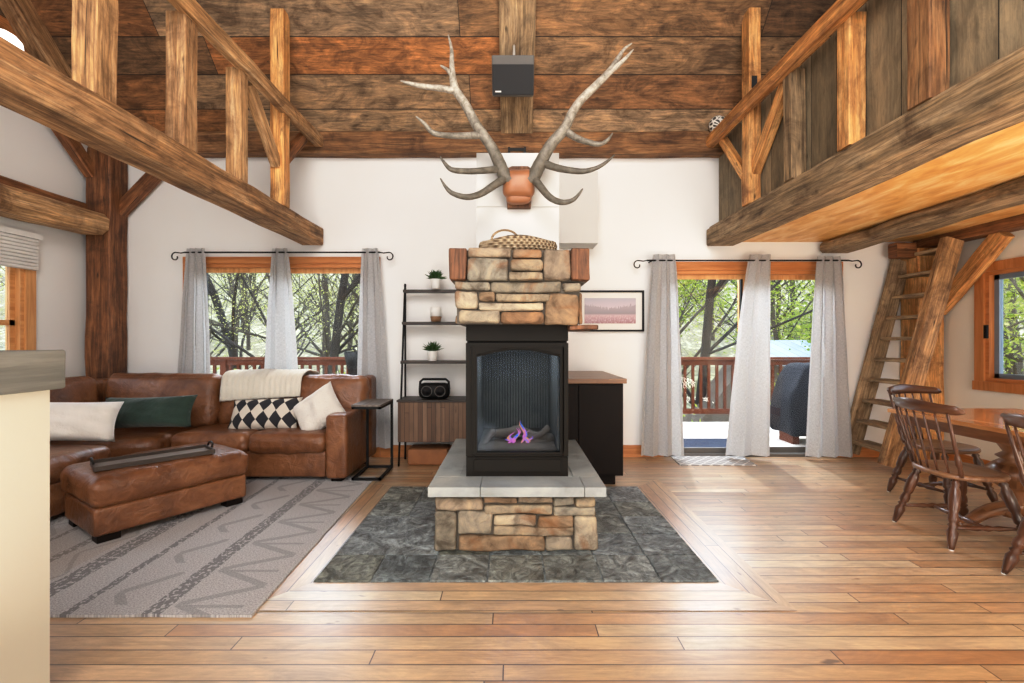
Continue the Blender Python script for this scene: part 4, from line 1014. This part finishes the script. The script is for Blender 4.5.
# ------------------------------------------------------------------ rugs
b = B(); z0, z1 = .0, .014; X0, X1, Y0, Y1 = -4.35, -1.255, 2.125, 4.3
NX, NY = 40, 30; G = []
for i in range(NX+1):
    G.append([b.verts.new((X0+(X1-X0)*i/NX+(.006*noise.noise(Vector((j*.5, 0, 1))) if i in (0, NX) else 0), Y0+(Y1-Y0)*j/NY+(.008*noise.noise(Vector((i*.4, 0, 5))) if j in (0, NY) else 0), z1+.0015*noise.noise(Vector((i*.8, j*.8, 2))))) for j in range(NY+1)])
for i in range(NX):
    for j in range(NY): b.faces.new((G[i][j], G[i+1][j], G[i+1][j+1], G[i][j+1]))
bd = [G[i][0] for i in range(NX+1)]+[G[NX][j] for j in range(1, NY+1)]+[G[i][NY] for i in range(NX-1, -1, -1)]+[G[0][j] for j in range(NY-1, 0, -1)]
lo = [b.verts.new((v.co.x, v.co.y, .001)) for v in bd]
for k in range(len(bd)): b.faces.new((bd[k], lo[k], lo[(k+1) % len(bd)], bd[(k+1) % len(bd)]))
uvl = b.loops.layers.uv.verify()
for f in b.faces:
    for l in f.loops: l[uvl].uv = (l.vert.co.x, l.vert.co.y)
for v in b.verts: v.co.x += .04-.033*(v.co.y-2.125)
o = obj('area_rug', b, M['rug'], keepuv=True); tag(o, 'large grey tribal patterned rug under the leather ottoman', 'rug')
def flatmat(name, pts, z0, th, mat, lab, cat):
    b = B(); top = [b.verts.new((x, y, z0+th)) for x, y in pts]; bot = [b.verts.new((x, y, z0)) for x, y in pts]
    b.faces.new(top); b.faces.new(list(reversed(bot)))
    for i in range(len(pts)): b.faces.new((top[i], bot[i], bot[(i+1) % len(pts)], top[(i+1) % len(pts)]))
    bmesh.ops.recalc_face_normals(b, faces=b.faces)
    uvl = b.loops.layers.uv.verify()
    for f in b.faces:
        for l in f.loops: l[uvl].uv = (l.vert.co.x, l.vert.co.y)
    o = obj(name, b, mat, keepuv=True); tag(o, lab, cat); return o
def G0(px, py, z=0): D = (H-z)*F/(py-CY); return ((px-CX)*D/F, D)
flatmat('doormat', [G0(680, 466), G0(757, 466), G0(738, 454.5), G0(668, 454.5)], .001, .01, M['trellis'], 'grey trellis patterned doormat inside the deck door', 'doormat')

# ------------------------------------------------------------------ sofa
so = thing('sectional_sofa', 'brown leather sectional sofa wrapping the corner under the window', 'sofa', (-3.0, 4.5, 0))
L_ = M['leather']
SF = 4.13; SXR = -1.49
b = B(); rbox(b, ((-3.3-1.7)/2-.0, (SF+.02+4.93)/2, .17), (( -1.70+3.3)/2, (4.93-SF-.02)/2, .12), .02, m=8, wrinkle=.004)
rbox(b, (-3.87, 4.5-.02, .17), (.56, .45, .12), .02, m=5, wrinkle=.004); rbox(b, (-3.80, 3.35, .17), (.57, .70, .12), .02, m=6, wrinkle=.004)
obj('base_frame', b, L_, so, smooth=True)
b = B(); rbox(b, (-2.75, 4.80, .56), (1.27, .12, .34), .05, m=8, wrinkle=.006); rbox(b, (-3.95, 4.80, .56), (.46, .12, .34), .05, m=4, wrinkle=.006)
rbox(b, (-4.31, 3.75, .56), (.10, 1.1, .34), .05, m=8, wrinkle=.006); obj('back_frame', b, L_, so, smooth=True)
def seat(cx, cy, hx, hy, seed, z=.365, hz=.085):
    b = B(); rbox(b, (cx, cy, z), (hx, hy, hz), .06, m=8, puff=(0, 0, .02), wrinkle=.009, seed=seed); obj('seat_cushion', b, L_, so, smooth=True)
seat(-2.04, 4.41, .352, .32, 1); seat(-2.745, 4.41, .352, .32, 2)
# corner seat
b = B()
def corner(p, tt):
    return p
rbox(b, (-3.62, 4.35, .355), (.50, .36, .08), .06, m=8, puff=(0, 0, .015), wrinkle=.009, seed=3, fn=lambda p, tt: p+Vector((0, -.3*max(0, -tt[1])*max(0, (1-tt[0])/2)**.8, 0))); obj('seat_cushion', b, L_, so, smooth=True)
seat(-3.70, 3.17, .50, .50, 4, .375, .09)
# back cushions leaning
def bcush(cx, cy, cz, hx, hz, th, rz, seed, tilt=.16):
    b = B(); Mx = TR((cx, cy, cz), rx=-tilt, rz=rz)
    rbox(b, (0, 0, 0), (hx, th, hz), .085, Mx, m=8, puff=(0, .035, .012), wrinkle=.016, seed=seed); obj('back_cushion', b, L_, so, smooth=True)
bcush(-1.86, 4.66, .68, .385, .26, .10, 0, 11); bcush(-2.60, 4.67, .665, .37, .25, .10, 0, 12)
bcush(-3.50, 4.60, .69, .56, .27, .115, .0, 13)
bcush(-4.17, 3.98, .69, .52, .26, .10, PI/2-.08, 14); bcush(-4.18, 3.1, .68, .38, .26, .10, PI/2, 15)
b = B(); rbox(b, (-1.59, 4.44, .335), (.10, .335, .29), .035, m=6, wrinkle=.004, seed=5); obj('armrest', b, L_, so, smooth=True)
b = B(); rbox(b, (-1.53, 4.82, .5), (.07, .12, .43), .05, m=5, wrinkle=.006, seed=6); obj('back_end', b, L_, so, smooth=True)
for (x, y) in ((-1.6, 4.2), (-1.6, 4.85), (-3.35, 3.0), (-2.7, 4.25), (-4.3, 4.85)):
    b = B(); zf = .0145 if y < 4.31 else .0; box(b, x-.05, x+.05, y-.05, y+.05, zf, .055, bev=.004); obj('foot', b, M['espresso'], so)
# pillows
b = B(); pillow(b, .68, .33, .2, TR((-2.39, 4.40, .585), rx=-.5, rz=.0, ry=-.04), seed=1); o = obj('throw_pillow', b, M['diamond'], smooth=True, keepuv=True); tag(o, 'black and cream diamond patterned pillow on the sofa', 'pillow')
b = B(); pillow(b, .46, .40, .22, TR((-1.86, 4.37, .625), rx=-.5, ry=-.62, rz=.1), seed=2, wr=.02); o = obj('throw_pillow', b, M['pillow_fur'], smooth=True); tag(o, 'square white nubby pillow leaning on the sofa armrest', 'pillow')
b = B(); pillow(b, .86, .30, .20, TR((-3.33, 4.16, .645), rx=-.35, rz=.0, ry=-.03), seed=3, wr=.02); o = obj('throw_pillow', b, M['green'], smooth=True); tag(o, 'long dark green plush pillow in the sofa corner', 'pillow')
b = B(); pillow(b, .86, .34, .26, TR((-3.70, 3.68, .645), rx=-.35, rz=.35, ry=0.06), seed=4, wr=.015); o = obj('throw_pillow', b, M['pillow_white'], smooth=True); tag(o, 'long white pillow at the left end of the sofa', 'pillow')
# knitted throw
b = B(); NX, NY = 60, 18; G = []
prof = [(4.535, .74), (4.53, .80), (4.545, .86), (4.57, .915), (4.60, .955), (4.66, .975), (4.74, .98), (4.82, .97), (4.90, .955), (4.945, .92), (4.955, .86), (4.955, .80)]
pp, _ = smooth_pts([Vector((0, y, z)) for y, z in prof], [0]*len(prof), 3)
for j, p in enumerate(pp):
    row = []
    for i in range(NX+1):
        s_ = i/NX; x = -2.91+.02*noise.noise(Vector((j*.15, 0, 3)))+.80*s_+.02*(j/len(pp))
        rib = .010*abs(math.sin(s_*PI*15)); sag = -.05*(1-j/len(pp))**2*(1-s_)*1.0
        d = Vector((0, -1, .6)).normalized() if j < 12 else Vector((0, .2, 1)).normalized()
        if j > 27: d = Vector((0, 1, .3)).normalized()
        row.append(b.verts.new(Vector((x, p.y, p.z+(sag if j < 8 else 0)))+d*(rib+.006+.012*noise.noise(Vector((s_*4, j*.2, 1))))))
    G.append(row)
for j in range(len(G)-1):
    for i in range(NX): b.faces.new((G[j][i], G[j][i+1], G[j+1][i+1], G[j+1][i])).smooth = True
o = obj('throw_blanket', b, M['throw'], smooth=True); md = o.modifiers.new('thick', 'SOLIDIFY'); md.thickness = .012; md.offset = 0
tag(o, 'cream knitted throw folded over the sofa back', 'blanket')

# ottoman
ang = math.radians(57); N0 = Vector((-2.60, 2.83)); LV = Vector((math.cos(ang), math.sin(ang))); SV = Vector((math.cos(math.radians(147)), math.sin(math.radians(147))))
LO, SO = .92, .62; oc = N0+LV*LO/2+SV*SO/2
ot = thing('leather_ottoman', 'brown leather ottoman standing on the rug', 'ottoman', (oc.x, oc.y, .0155), ang, local=True)
b = B(); rbox(b, (0, 0, .135), (LO/2, SO/2, .088), .02, m=8, wrinkle=.004); obj('base', b, L_, ot, smooth=True, local=True)
b = B(); rbox(b, (0, 0, .32), (LO/2+.025, SO/2+.025, .095), .07, m=10, puff=(0.0, 0, .02), wrinkle=.008, seed=8); obj('cushion', b, L_, ot, smooth=True, local=True)
for sx_, sy_ in ((1, 1), (1, -1), (-1, 1), (-1, -1)):
    b = B(); x, y = sx_*(LO/2-.08), sy_*(SO/2-.07); box(b, x-.06, x+.06, y-.05, y+.05, 0, .048, bev=.004); obj('leg', b, M['espresso'], ot, local=True)
# tray
ta = math.radians(47); tr_ = thing('serving_tray', 'narrow dark wooden tray with end handles on the ottoman', 'tray', (-2.56, 3.27, .447), ta, local=True)
b = B(); box(b, -.33, .33, -.115, .115, 0, .01); obj('tray_base', b, M['greytop'], tr_, local=True)
b = B()
for y0, y1 in ((-.125, -.115), (.115, .125)): box(b, -.33, .33, y0, y1, 0, .03)
for x0, x1 in ((-.338, -.33), (.33, .338)): box(b, x0, x1, -.125, .125, 0, .03)
obj('rim', b, M['shelfwood'], tr_, local=True)
for s in (-1, 1):
    b = B(); tube(b, [(s*.334, -.055, .035), (s*.34, -.045, .062), (s*.342, 0, .07), (s*.34, .045, .062), (s*.334, .055, .035)], .007, 6); obj('handle', b, M['iron'], tr_, local=True)

# side table
r = thing('side_table', 'black framed C-shaped side table beside the sofa arm', 'side table', (-1.34, 4.36, 0))
b = B(); q = .011
def bar(x0, x1, y0, y1, z0, z1): box(b, min(x0, x1)-q, max(x0, x1)+q, min(y0, y1)-q, max(y0, y1)+q, min(z0, z1)-q, max(z0, z1)+q)
xl, xr, ya, yb_ = -1.46, -1.215, 4.18, 4.60; zt_, zb2 = .68, .0265
bar(xl, xl, ya, yb_, zb2, zb2); bar(xr, xr, ya, yb_, zb2, zb2); bar(xl, xr, yb_, yb_, zb2, zb2); bar(xl, xr, ya, ya, zb2, zb2)
for x in (xl, xr): bar(x, x, yb_, yb_, zb2, zt_); bar(x, x, ya, yb_, zt_, zt_)
bar(xl, xr, yb_, yb_, zt_, zt_); bar(xl, xr, ya, ya, zt_, zt_)
obj('frame', b, M['black'], r)
b = B(); box(b, xl-.012, xr+.012, ya-.015, yb_+.012, zt_+.0115, zt_+.03, bev=.002); obj('table_top', b, M['greytop'], r, axis=(0, 1, 0))

# ------------------------------------------------------------------ half wall
r = thing('half_wall', 'cream half wall with thick weathered timber cap at the left edge', 'half wall', (-1.75, .3, 0)); r['kind'] = 'structure'
b = B(); box(b, -1.90, -1.625, -1.2, 1.6, 0, 1.12); obj('plaster_body', b, plaster('tan_plaster', (.6, .57, .48)), r)
b = B(); rbox(b, (-1.77, .215, 1.19), (.167, 1.425, .07), .01, m=6, jit=.004, seed=1); obj('timber_cap', b, M['concrete'], r, axis=(0, 1, 0))

# ------------------------------------------------------------------ chairs
def make_chair(lab):
    r = thing('windsor_chair', lab, 'chair', (0, 0, 0), 0, 'dark windsor dining chairs', local=True)
    cw, sw = M['chairwood'], M['seatwood']
    b = B(); n = 32; prof = []
    for (zz, sc) in ((.415, .90), (.42, .97), (.432, 1.0), (.445, .99), (.452, .94), (.447, .75), (.44, .4)):
        ring = []
        for k in range(n):
            a = 2*PI*k/n; ca, sa = math.cos(a), math.sin(a)
            x = .215*math.copysign(abs(ca)**.8, ca); y = (.225 if ca > 0 else .215)*math.copysign(abs(sa)**.75, sa)
            ring.append(b.verts.new((x*sc, y*sc, zz)))
        prof.append(ring)
    for i in range(len(prof)-1):
        for k in range(n): b.faces.new((prof[i][k], prof[i][(k+1) % n], prof[i+1][(k+1) % n], prof[i+1][k])).smooth = True
    b.faces.new(list(reversed(prof[0]))); b.faces.new(prof[-1]); obj('seat', b, sw, r, local=True)
    legp = [(q, w*1.15) for q, w in [(0, .011), (.06, .016), (.15, .022), (.24, .026), (.3, .016), (.33, .024), (.36, .015), (.39, .024), (.45, .024), (.52, .018), (.56, .024), (.7, .027), (.82, .024), (.88, .016), (.91, .022), (.95, .014), (1, .012)]]
    for sx_ in (1, -1):
        for sy_ in (1, -1):
            b = B(); turned(b, (sx_*.235, sy_*.225, 0.004), (sx_*.135, sy_*.14, .425), legp, 12); lg = obj('leg', b, cw, r, local=True)
            b2_ = B(); lathe(b2_, (sx_*.235, sy_*.225, 0), [(0, .012), (.006, .013)], 10); obj('foot_glide', b2_, M['outlet'], lg, local=True)
    stp = [(0, .008), (.2, .012), (.35, .018), (.42, .012), (.5, .02), (.58, .012), (.65, .018), (.8, .012), (1, .008)]
    for sy_ in (1, -1):
        b = B(); turned(b, (.205, sy_*.198, .13), (-.205, sy_*.198, .13), stp, 10); obj('stretcher', b, cw, r, local=True)
    b = B(); turned(b, (0, .19, .13), (0, -.19, .13), stp, 10); obj('stretcher', b, cw, r, local=True)
    # back, leaning to -x
    def bk(y): return -.185+.055*(y/.2)**2
    spp = [(0, .007), (.2, .0075), (.5, .008), (1, .006)]
    pst = [(0, .010), (.06, .015), (.14, .012), (.2, .019), (.3, .016), (.36, .010), (.4, .013), (.7, .010), (1, .008)]
    tops = lambda y: (-.285+.05*(y/.2)**2, y*1.12, .84)
    for i, y in enumerate((-.185, -.125, -.063, 0, .063, .125, .185)):
        b = B(); end = i in (0, 6)
        turned(b, (bk(y), y, .44), tops(y), pst if end else spp, 10); obj('back_post' if end else 'spindle', b, cw, r, local=True)
    b = B(); n = 24; rings = []
    for i in range(n+1):
        y = -.258+.516*i/n; u = abs(y)/.258
        x = -.29+.055*(y/.2)**2*(1 if u < 1 else 1); top = .903+.010*math.cos(u*PI); bot = .835
        if u > .9: bot += .016*((u-.9)/.1)**2; top -= .016*((u-.9)/.1)**2
        t2 = .014
        rings.append([b.verts.new(c) for c in ((x-t2+.005, y, bot), (x+t2+.005, y, bot), (x+t2-.005, y, (top+bot)/2), (x+t2-.012, y, top-.004), (x-.012, y, top), (x-t2-.012, y, top-.004), (x-t2-.003, y, (top+bot)/2))])
    for i in range(n):
        for k in range(7): b.faces.new((rings[i][k], rings[i][(k+1) % 7], rings[i+1][(k+1) % 7], rings[i+1][k])).smooth = True
    b.faces.new(rings[0]); b.faces.new(list(reversed(rings[-1]))); bmesh.ops.recalc_face_normals(b, faces=b.faces)
    obj('crest_rail', b, cw, r, local=True)
    return r
ch = make_chair('dark wooden windsor chair pulled up to the long side of the dining table, fully visible')
ch.location = (2.96, 3.02, 0); ch.rotation_euler = (0, 0, -.06)
dup(ch, (2.955, 2.29, 0), -.05, 'dark wooden windsor chair cut off by the right edge of the photo')
dup(ch, (3.50, 3.72, 0), -1.4, 'red-brown windsor chair at the far end of the table near the ladder')
# table
tb = thing('dining_table', 'long red maple dining table on turned pedestals', 'table', (3.45, 2.6, 0))
b = B(); box(b, 2.95, 3.95, 1.55, 3.58, .735, .765, bev=.006); obj('table_top', b, M['tablewood'], tb, axis=(0, 1, 0))
b = B(); box(b, 3.0, 3.9, 1.62, 3.5, .66, .734, bev=.004); obj('apron', b, M['tabledark'], tb, axis=(0, 1, 0))
for y in (3.12, 1.95):
    b = B(); lathe(b, (3.45, y, .1), [(0, .11), (.03, .12), (.05, .07), (.09, .06), (.12, .08), (.17, .06), (.2, .10), (.26, .14), (.31, .15), (.35, .11), (.38, .07), (.4, .1), (.43, .06), (.48, .09), (.53, .12), (.559, .13)], 24); pd = obj('pedestal', b, M['tabledark'], tb, smooth=True)
    b = B()
    for s in (-1, 1):
        pts, rs = smooth_pts([(3.45, y, .16), (3.45+s*.18, y, .13), (3.45+s*.32, y, .06), (3.45+s*.40, y, .035)], [.05, .045, .035, .032], 4); tube(b, pts, rs, 10)
    obj('foot', b, M['tabledark'], pd, smooth=True)
b = B(); turned(b, (3.45, 3.05, .12), (3.45, 2.02, .12), [(0, .02), (.05, .035), (.1, .025), (.3, .03), (.45, .04), (.5, .025), (.55, .04), (.7, .03), (.9, .025), (.95, .035), (1, .02)], 12); obj('stretcher', b, M['tabledark'], tb)

# ------------------------------------------------------------------ outside
b = B(); box(b, -7, 8, 5.24, 7.42, -.12, -.02); tag(obj('deck_floor', b, M['deck'], axis=(1, 0, 0)), 'pale sunlit deck boards outside the doors', 'deck', kind='structure')
dk = thing('deck_railing', 'red stained deck railing with square balusters beyond the doors', 'railing', (0, 7.3, -.02))
def deckrail():
    b = B(); box(b, -6, 7.5, 7.24, 7.38, 1.0, 1.04); obj('top_rail', b, M['redwood'], dk)
    b = B(); box(b, -6, 7.5, 7.29, 7.33, .91, .995); box(b, -6, 7.5, 7.29, 7.33, .13, .21); obj('side_rail', b, M['redwood'], dk)
    for x in (-6, -4.62, -2.6, -.9, 1.1, 3.79, 5.9):
        b = B(); box(b, x-.045, x+.045, 7.27, 7.35, -.02, 1.0); obj('post', b, M['redwood'], dk)
    o0 = None
    rngs = [k for k in range(0, 104)]
    for k in rngs:
        x = -5.8+k*.128
        vis = (-5.3 < x < -2.0) or (2.1 < x < 5.6)
        if not vis: continue
        if o0 is None:
            b = B(); box(b, x-.019, x+.019, 7.291, 7.329, .2, .92); o0 = obj('baluster', b, M['redwood'], dk); x00 = x
        else:
            c = o0.copy(); COL.objects.link(c); c.parent = dk; c.location = (x-x00, 0, 0)
deckrail()
flatmat('outdoor_mat', [(2.02, 5.42), (3.0, 5.42), (3.0, 6.1), (2.02, 6.1)], -.019, .012, M['navy'], 'dark navy mat on the deck outside the door', 'mat')
flatmat('outdoor_mat', [(3.2, 5.3), (4.3, 5.3), (4.3, 5.55), (3.2, 5.55)], -.019, .01, M['navy'], 'dark mat in front of the covered grill', 'mat')
gr = thing('covered_grill', 'barbecue grill under a black cloth cover on the deck', 'grill', (3.98, 5.95, -.02))
def gshape(p, tt):
    s_ = 1-.34*max(0, tt[2]-.1)/.9; return Vector((p.x*s_+.012*math.sin(p.z*11+p.y*7), p.y*s_, p.z))
b = B(); rbox(b, (4.06, 5.95, .55), (.55, .27, .45), .05, m=8, jit=.03, jf=4, fn=gshape, seed=4); obj('cover', b, M['cover'], gr, smooth=True)
b = B()
for x in (3.62, 4.34): box(b, x-.04, x+.04, 5.8, 6.1, -.02, .16)
obj('foot', b, M['redwood'], gr)
c = (sx(353, 6.9), 6.9, -.02); b = B(); lathe(b, c, [(0, .1), (.05, .09), (.6, .07), (.85, .075), (.95, .1), (1.14, .14), (1.16, .14), (1.1, .1)], 8); tag(obj('deck_planter', b, M['black']), 'tall black flared planter on the deck behind the sofa window', 'planter')
# shed
sd = thing('garden_shed', 'small shed with blue metal roof beyond the deck railing', 'shed', (8.0, 12.5, -1.6))
b = B()
v = [b.verts.new(c) for c in ((6.6, 11.3, .75), (10.6, 11.3, .75), (10.6, 13.4, 1.33), (6.6, 13.4, 1.33), (6.6, 11.3, .68), (10.6, 11.3, .68), (10.6, 13.4, 1.26), (6.6, 13.4, 1.26))]
for q in ((0, 1, 2, 3), (7, 6, 5, 4), (0, 4, 5, 1), (2, 6, 7, 3), (1, 5, 6, 2), (3, 7, 4, 0)): b.faces.new([v[i] for i in q])
bmesh.ops.recalc_face_normals(b, faces=b.faces); obj('roof', b, M['shedroof'], sd, axis=(0, 1, .28))
b = B(); box(b, 6.8, 10.4, 11.5, 13.2, -1.6, .68); obj('wall', b, M['shedwall'], sd)
b = B(); gx, gy = 5.5, 10.6
v = [b.verts.new(c) for c in ((gx-1.25, gy, -.75), (gx+1.25, gy, -.75), (gx, gy, .9), (gx-1.25, gy+.9, -.75), (gx+1.25, gy+.9, -.75), (gx, gy+.9, .9))]
for q in ((0, 1, 2), (5, 4, 3), (0, 3, 4, 1), (1, 4, 5, 2), (2, 5, 3, 0)): b.faces.new([v[i] for i in q])
bmesh.ops.recalc_face_normals(b, faces=b.faces); obj('gable_porch', b, M['shedwall'], sd)
# ground and hill
b = B(); NX, NY = 60, 44; G = []
for i in range(NX+1):
    G.append([])
    for j in range(NY+1):
        x = -60+120*i/NX; y = -12+66*j/NY
        z = -1.8+max(0, y-10)*.16+max(0, y-24)*.22+max(0, abs(x)-14)*.09
        if y < 8: z = min(z, -1.2)+0.0
        z += .4*noise.noise(Vector((x*.15, y*.15, 0)))
        G[-1].append(b.verts.new((x, y, min(z, 9))))
for i in range(NX):
    for j in range(NY): b.faces.new((G[i][j], G[i+1][j], G[i+1][j+1], G[i][j+1])).smooth = True
tag(obj('hillside', b, M['hill'], origin=(0, 0, -1.8)), 'wooded hillside beyond the deck', 'hillside', kind='structure')
# trees
def make_tree(seed, hgt, leafm, leaves, lsize, bark, lab, spread=.55):
    rr = random.Random(seed)
    r = thing('tree', lab, 'tree', (0, 0, 0), 0, 'trees beyond the deck', local=True)
    b = B(); lf = B(); tips = []
    def grow(p, d, L, rad, lev):
        n = 5; pts = [p]; 
        for i in range(n):
            d = (d+Vector((rr.uniform(-1, 1), rr.uniform(-1, 1), rr.uniform(-.4, .7)))*.14).normalized(); p = p+d*L/n; pts.append(p)
            if lev >= 2: tips.append(p)
        tube(b, pts, [rad*(1-.5*i/n) for i in range(n+1)], 6 if lev < 2 else 3, False)
        if lev >= 4: return
        k = rr.choice((3, 4, 5)) if lev else 10
        for i in range(k):
            f = rr.uniform(.25, 1) if lev else rr.uniform(.15, 1)
            q = pts[min(n, int(f*n))]; a = rr.uniform(0, 2*PI)
            nd = (d*rr.uniform(.3, .8)+Vector((math.cos(a), math.sin(a), rr.uniform(-.1, .5)))*spread).normalized()
            grow(q, nd, L*rr.uniform(.45, .72), rad*.4*rr.uniform(.6, 1), lev+1)
    grow(Vector((0, 0, 0)), Vector((rr.uniform(-.1, .1), 0, 1)), hgt*.7, hgt*.0135, 0)
    obj('trunk', b, bark, r, local=True, smooth=True)
    for i in range(leaves):
        p = rr.choice(tips)+Vector((rr.gauss(0, .22), rr.gauss(0, .22), rr.gauss(0, .22))); s = lsize*rr.uniform(.5, 1.3)
        a = Vector((rr.uniform(-1, 1), rr.uniform(-1, 1), rr.uniform(-1, 1))).normalized()*s; c = a.orthogonal().normalized()*s*.6
        lf.faces.new([lf.verts.new(q) for q in (p-a, p+c, p+a, p-c)])
    obj('foliage', lf, leafm, r, local=True)
    return r
LABA = 'bare grey tree with sparse yellow-green buds on the hillside'
LABB = 'tree in bright spring green leaf on the hillside'
LABC = 'dark crooked bare trunk and branches close behind the deck'
ta_ = make_tree(1, 10, M['leafY'], 3600, .028, M['bark'], LABA)
tb_ = make_tree(5, 8, M['leafG'], 8000, .06, M['bark'], LABB, .7)
tc_ = make_tree(9, 10, M['leafY'], 1200, .028, M['bark_dark'], LABC, .75)
td_ = make_tree(14, 9, M['leafY'], 4200, .028, M['bark'], LABA, .8)
def gz(x, y): return -1.95+max(0, y-10)*.16+max(0, y-24)*.22+max(0, abs(x)-14)*.09
rr = random.Random(4)
first = {}
spots = [(tc_, -7.3, 12.5, .3), (tc_, -4.8, 11.5, 2.1), (tc_, 4.6, 11.5, 1.2), (ta_, -9, 12, 0), (td_, -5.0, 12.5, 1), (ta_, -3.2, 13, 2), (td_, -7.6, 15, 3), (ta_, 4.6, 13.5, 4), (td_, 5.6, 16, 5), (tb_, 8.9, 15, 0.4), (tb_, 6.8, 20, 2.2), (tb_, 11.5, 18, 4.0), (ta_, 7.2, 22, 1.0)]
for k in range(34): spots.append((rr.choice((ta_, td_, ta_, tb_ if k > 24 else td_)), -24+1.45*k+rr.uniform(-1, 1), rr.uniform(17, 34), rr.uniform(0, 6)))
for k in range(7): spots.append((rr.choice((ta_, tb_, td_)), rr.uniform(10, 18), rr.uniform(2, 13), rr.uniform(0, 6)))
for k in range(2): spots.append((rr.choice((ta_, td_)), rr.uniform(-14, -9), rr.uniform(3, 9), rr.uniform(0, 6)))
for (src, x, y, a) in spots:
    loc = (x, y, gz(x, y)-.1)
    if src.name not in first: first[src.name] = 1; src.location = loc; src.rotation_euler = (0, 0, a)
    else: dup(src, loc, a)
# shrubs low behind the rail
def make_shrub():
    r = thing('shrub', 'low yellow-green shrub growing behind the deck railing', 'shrub', (0, 0, 0), 0, 'shrubs behind the deck railing', local=True)
    q = random.Random(8); lf = B(); b = B()
    for k in range(26):
        a = q.uniform(0, 2*PI); e = Vector((math.cos(a)*q.uniform(.3, 1), math.sin(a)*q.uniform(.3, 1), q.uniform(.9, 2.2))); tube(b, [(0, 0, 0), e*.5+Vector((0, 0, .2)), e], [.02, .012, .005], 4, False)
        for i in range(75):
            p = e*q.uniform(.45, 1.05)+Vector((q.gauss(0, .2), q.gauss(0, .2), q.gauss(0, .2))); s = q.uniform(.03, .07)
            c = Vector((q.uniform(-1, 1), q.uniform(-1, 1), q.uniform(-1, 1))).normalized()*s; d = c.orthogonal().normalized()*s*.6
            lf.faces.new([lf.verts.new(z) for z in (p-c, p+d, p+c, p-d)])
    obj('stems', b, M['bark'], r, local=True); obj('foliage', lf, M['leafG'], r, local=True); return r
shb = make_shrub()
for k, (x, y) in enumerate(((2.9, 9.3), (-5.8, 9.4), (-4.2, 10.2), (-3.0, 9.3), (6.5, 9.4), (-7.4, 10.4))):
    if k == 0: shb.location = (x, y, -1.75)
    else: dup(shb, (x, y, -1.75), k*1.1)

# ------------------------------------------------------------------ light
w = bpy.data.worlds.new('World'); SC.world = w; w.use_nodes = True; nt = w.node_tree; nt.nodes.clear()
o = nt.nodes.new('ShaderNodeOutputWorld'); bg = nt.nodes.new('ShaderNodeBackground'); tc = nt.nodes.new('ShaderNodeTexCoord'); sp = nt.nodes.new('ShaderNodeSeparateXYZ'); cr = nt.nodes.new('ShaderNodeValToRGB')
nt.links.new(tc.outputs['Generated'], sp.inputs[0]); nt.links.new(sp.outputs[2], cr.inputs[0]); nt.links.new(cr.outputs[0], bg.inputs[0]); nt.links.new(bg.outputs[0], o.inputs[0])
cr.color_ramp.elements[0].position = .0; cr.color_ramp.elements[0].color = (.95, .97, 1, 1); cr.color_ramp.elements[1].position = .7; cr.color_ramp.elements[1].color = (.6, .76, 1, 1)
bg.inputs[1].default_value = 3.6
def sun(e, rot, ang, col):
    l = bpy.data.lights.new('Sun', 'SUN'); l.energy = e; l.angle = ang; l.color = col; ob = bpy.data.objects.new('Sun', l); ob.rotation_euler = rot; COL.objects.link(ob)
sun(5.0, (math.radians(-33), math.radians(8), 0), math.radians(1.5), (1, .96, .9))
def area(loc, rot, sx_, sy_, e, col):
    l = bpy.data.lights.new('Area', 'AREA'); l.shape = 'RECTANGLE'; l.size = sx_; l.size_y = sy_; l.energy = e; l.color = col
    ob = bpy.data.objects.new('Area', l); ob.location = loc; ob.rotation_euler = rot; COL.objects.link(ob); return ob
area((0, -2.5, 2.0), (math.radians(90), 0, 0), 7.5, 2.8, 190, (.97, .985, 1))  # added broad fill behind the camera, not a fixture of the room
area((0, -1.2, 4.3), (math.radians(60), 0, 0), 3.5, 2.0, 250, (1, .96, .92))  # added warm fill, high up and out of view
area((3.2, .2, .25), (math.radians(160), 0, 0), 2.0, 1.6, 135, (1, .9, .75))  # added uplight near the floor, brightens the loft underside and its beam
area((-.7, .5, .25), (math.radians(165), math.radians(20), 0), 1.0, 1.0, 42, (1, .95, .85))  # added low lamp that lifts the underside of the sofa-side beam
for x, e in ((-2.55, 190), (2.65, 270)): area((x, 6.3, 3.3), (math.radians(-52), 0, 0), 2.4, 2.2, e*1.5, (.84, .91, 1))  # unseen lamps above the deck, added as skylight through the doors
area((0.03, 3.2, 1.25), (0, 0, 0), .3, .3, 3.0, (.75, .85, 1))  # extra light added inside the firebox so the logs show
SC.view_settings.view_transform = 'Standard'; SC.view_settings.look = 'None'; SC.view_settings.exposure = -0.1; SC.view_settings.gamma = 1.0
SC.view_settings.use_curve_mapping = True; cv = SC.view_settings.curve_mapping.curves[3]
for p_ in ((.12, .105), (.3, .295), (.55, .60), (.8, .87)): cv.points.new(*p_)
SC.view_settings.curve_mapping.update()
cm = bpy.data.cameras.new('Camera'); co = bpy.data.objects.new('Camera', cm); COL.objects.link(co)
cm.lens = 16; cm.sensor_width = 36; cm.clip_start = .05; cm.clip_end = 300
co.location = (0, 0, H); co.rotation_euler = (math.radians(90), 0, 0); SC.camera = co
SC.cycles.max_bounces = 10; SC.cycles.transparent_max_bounces = 16
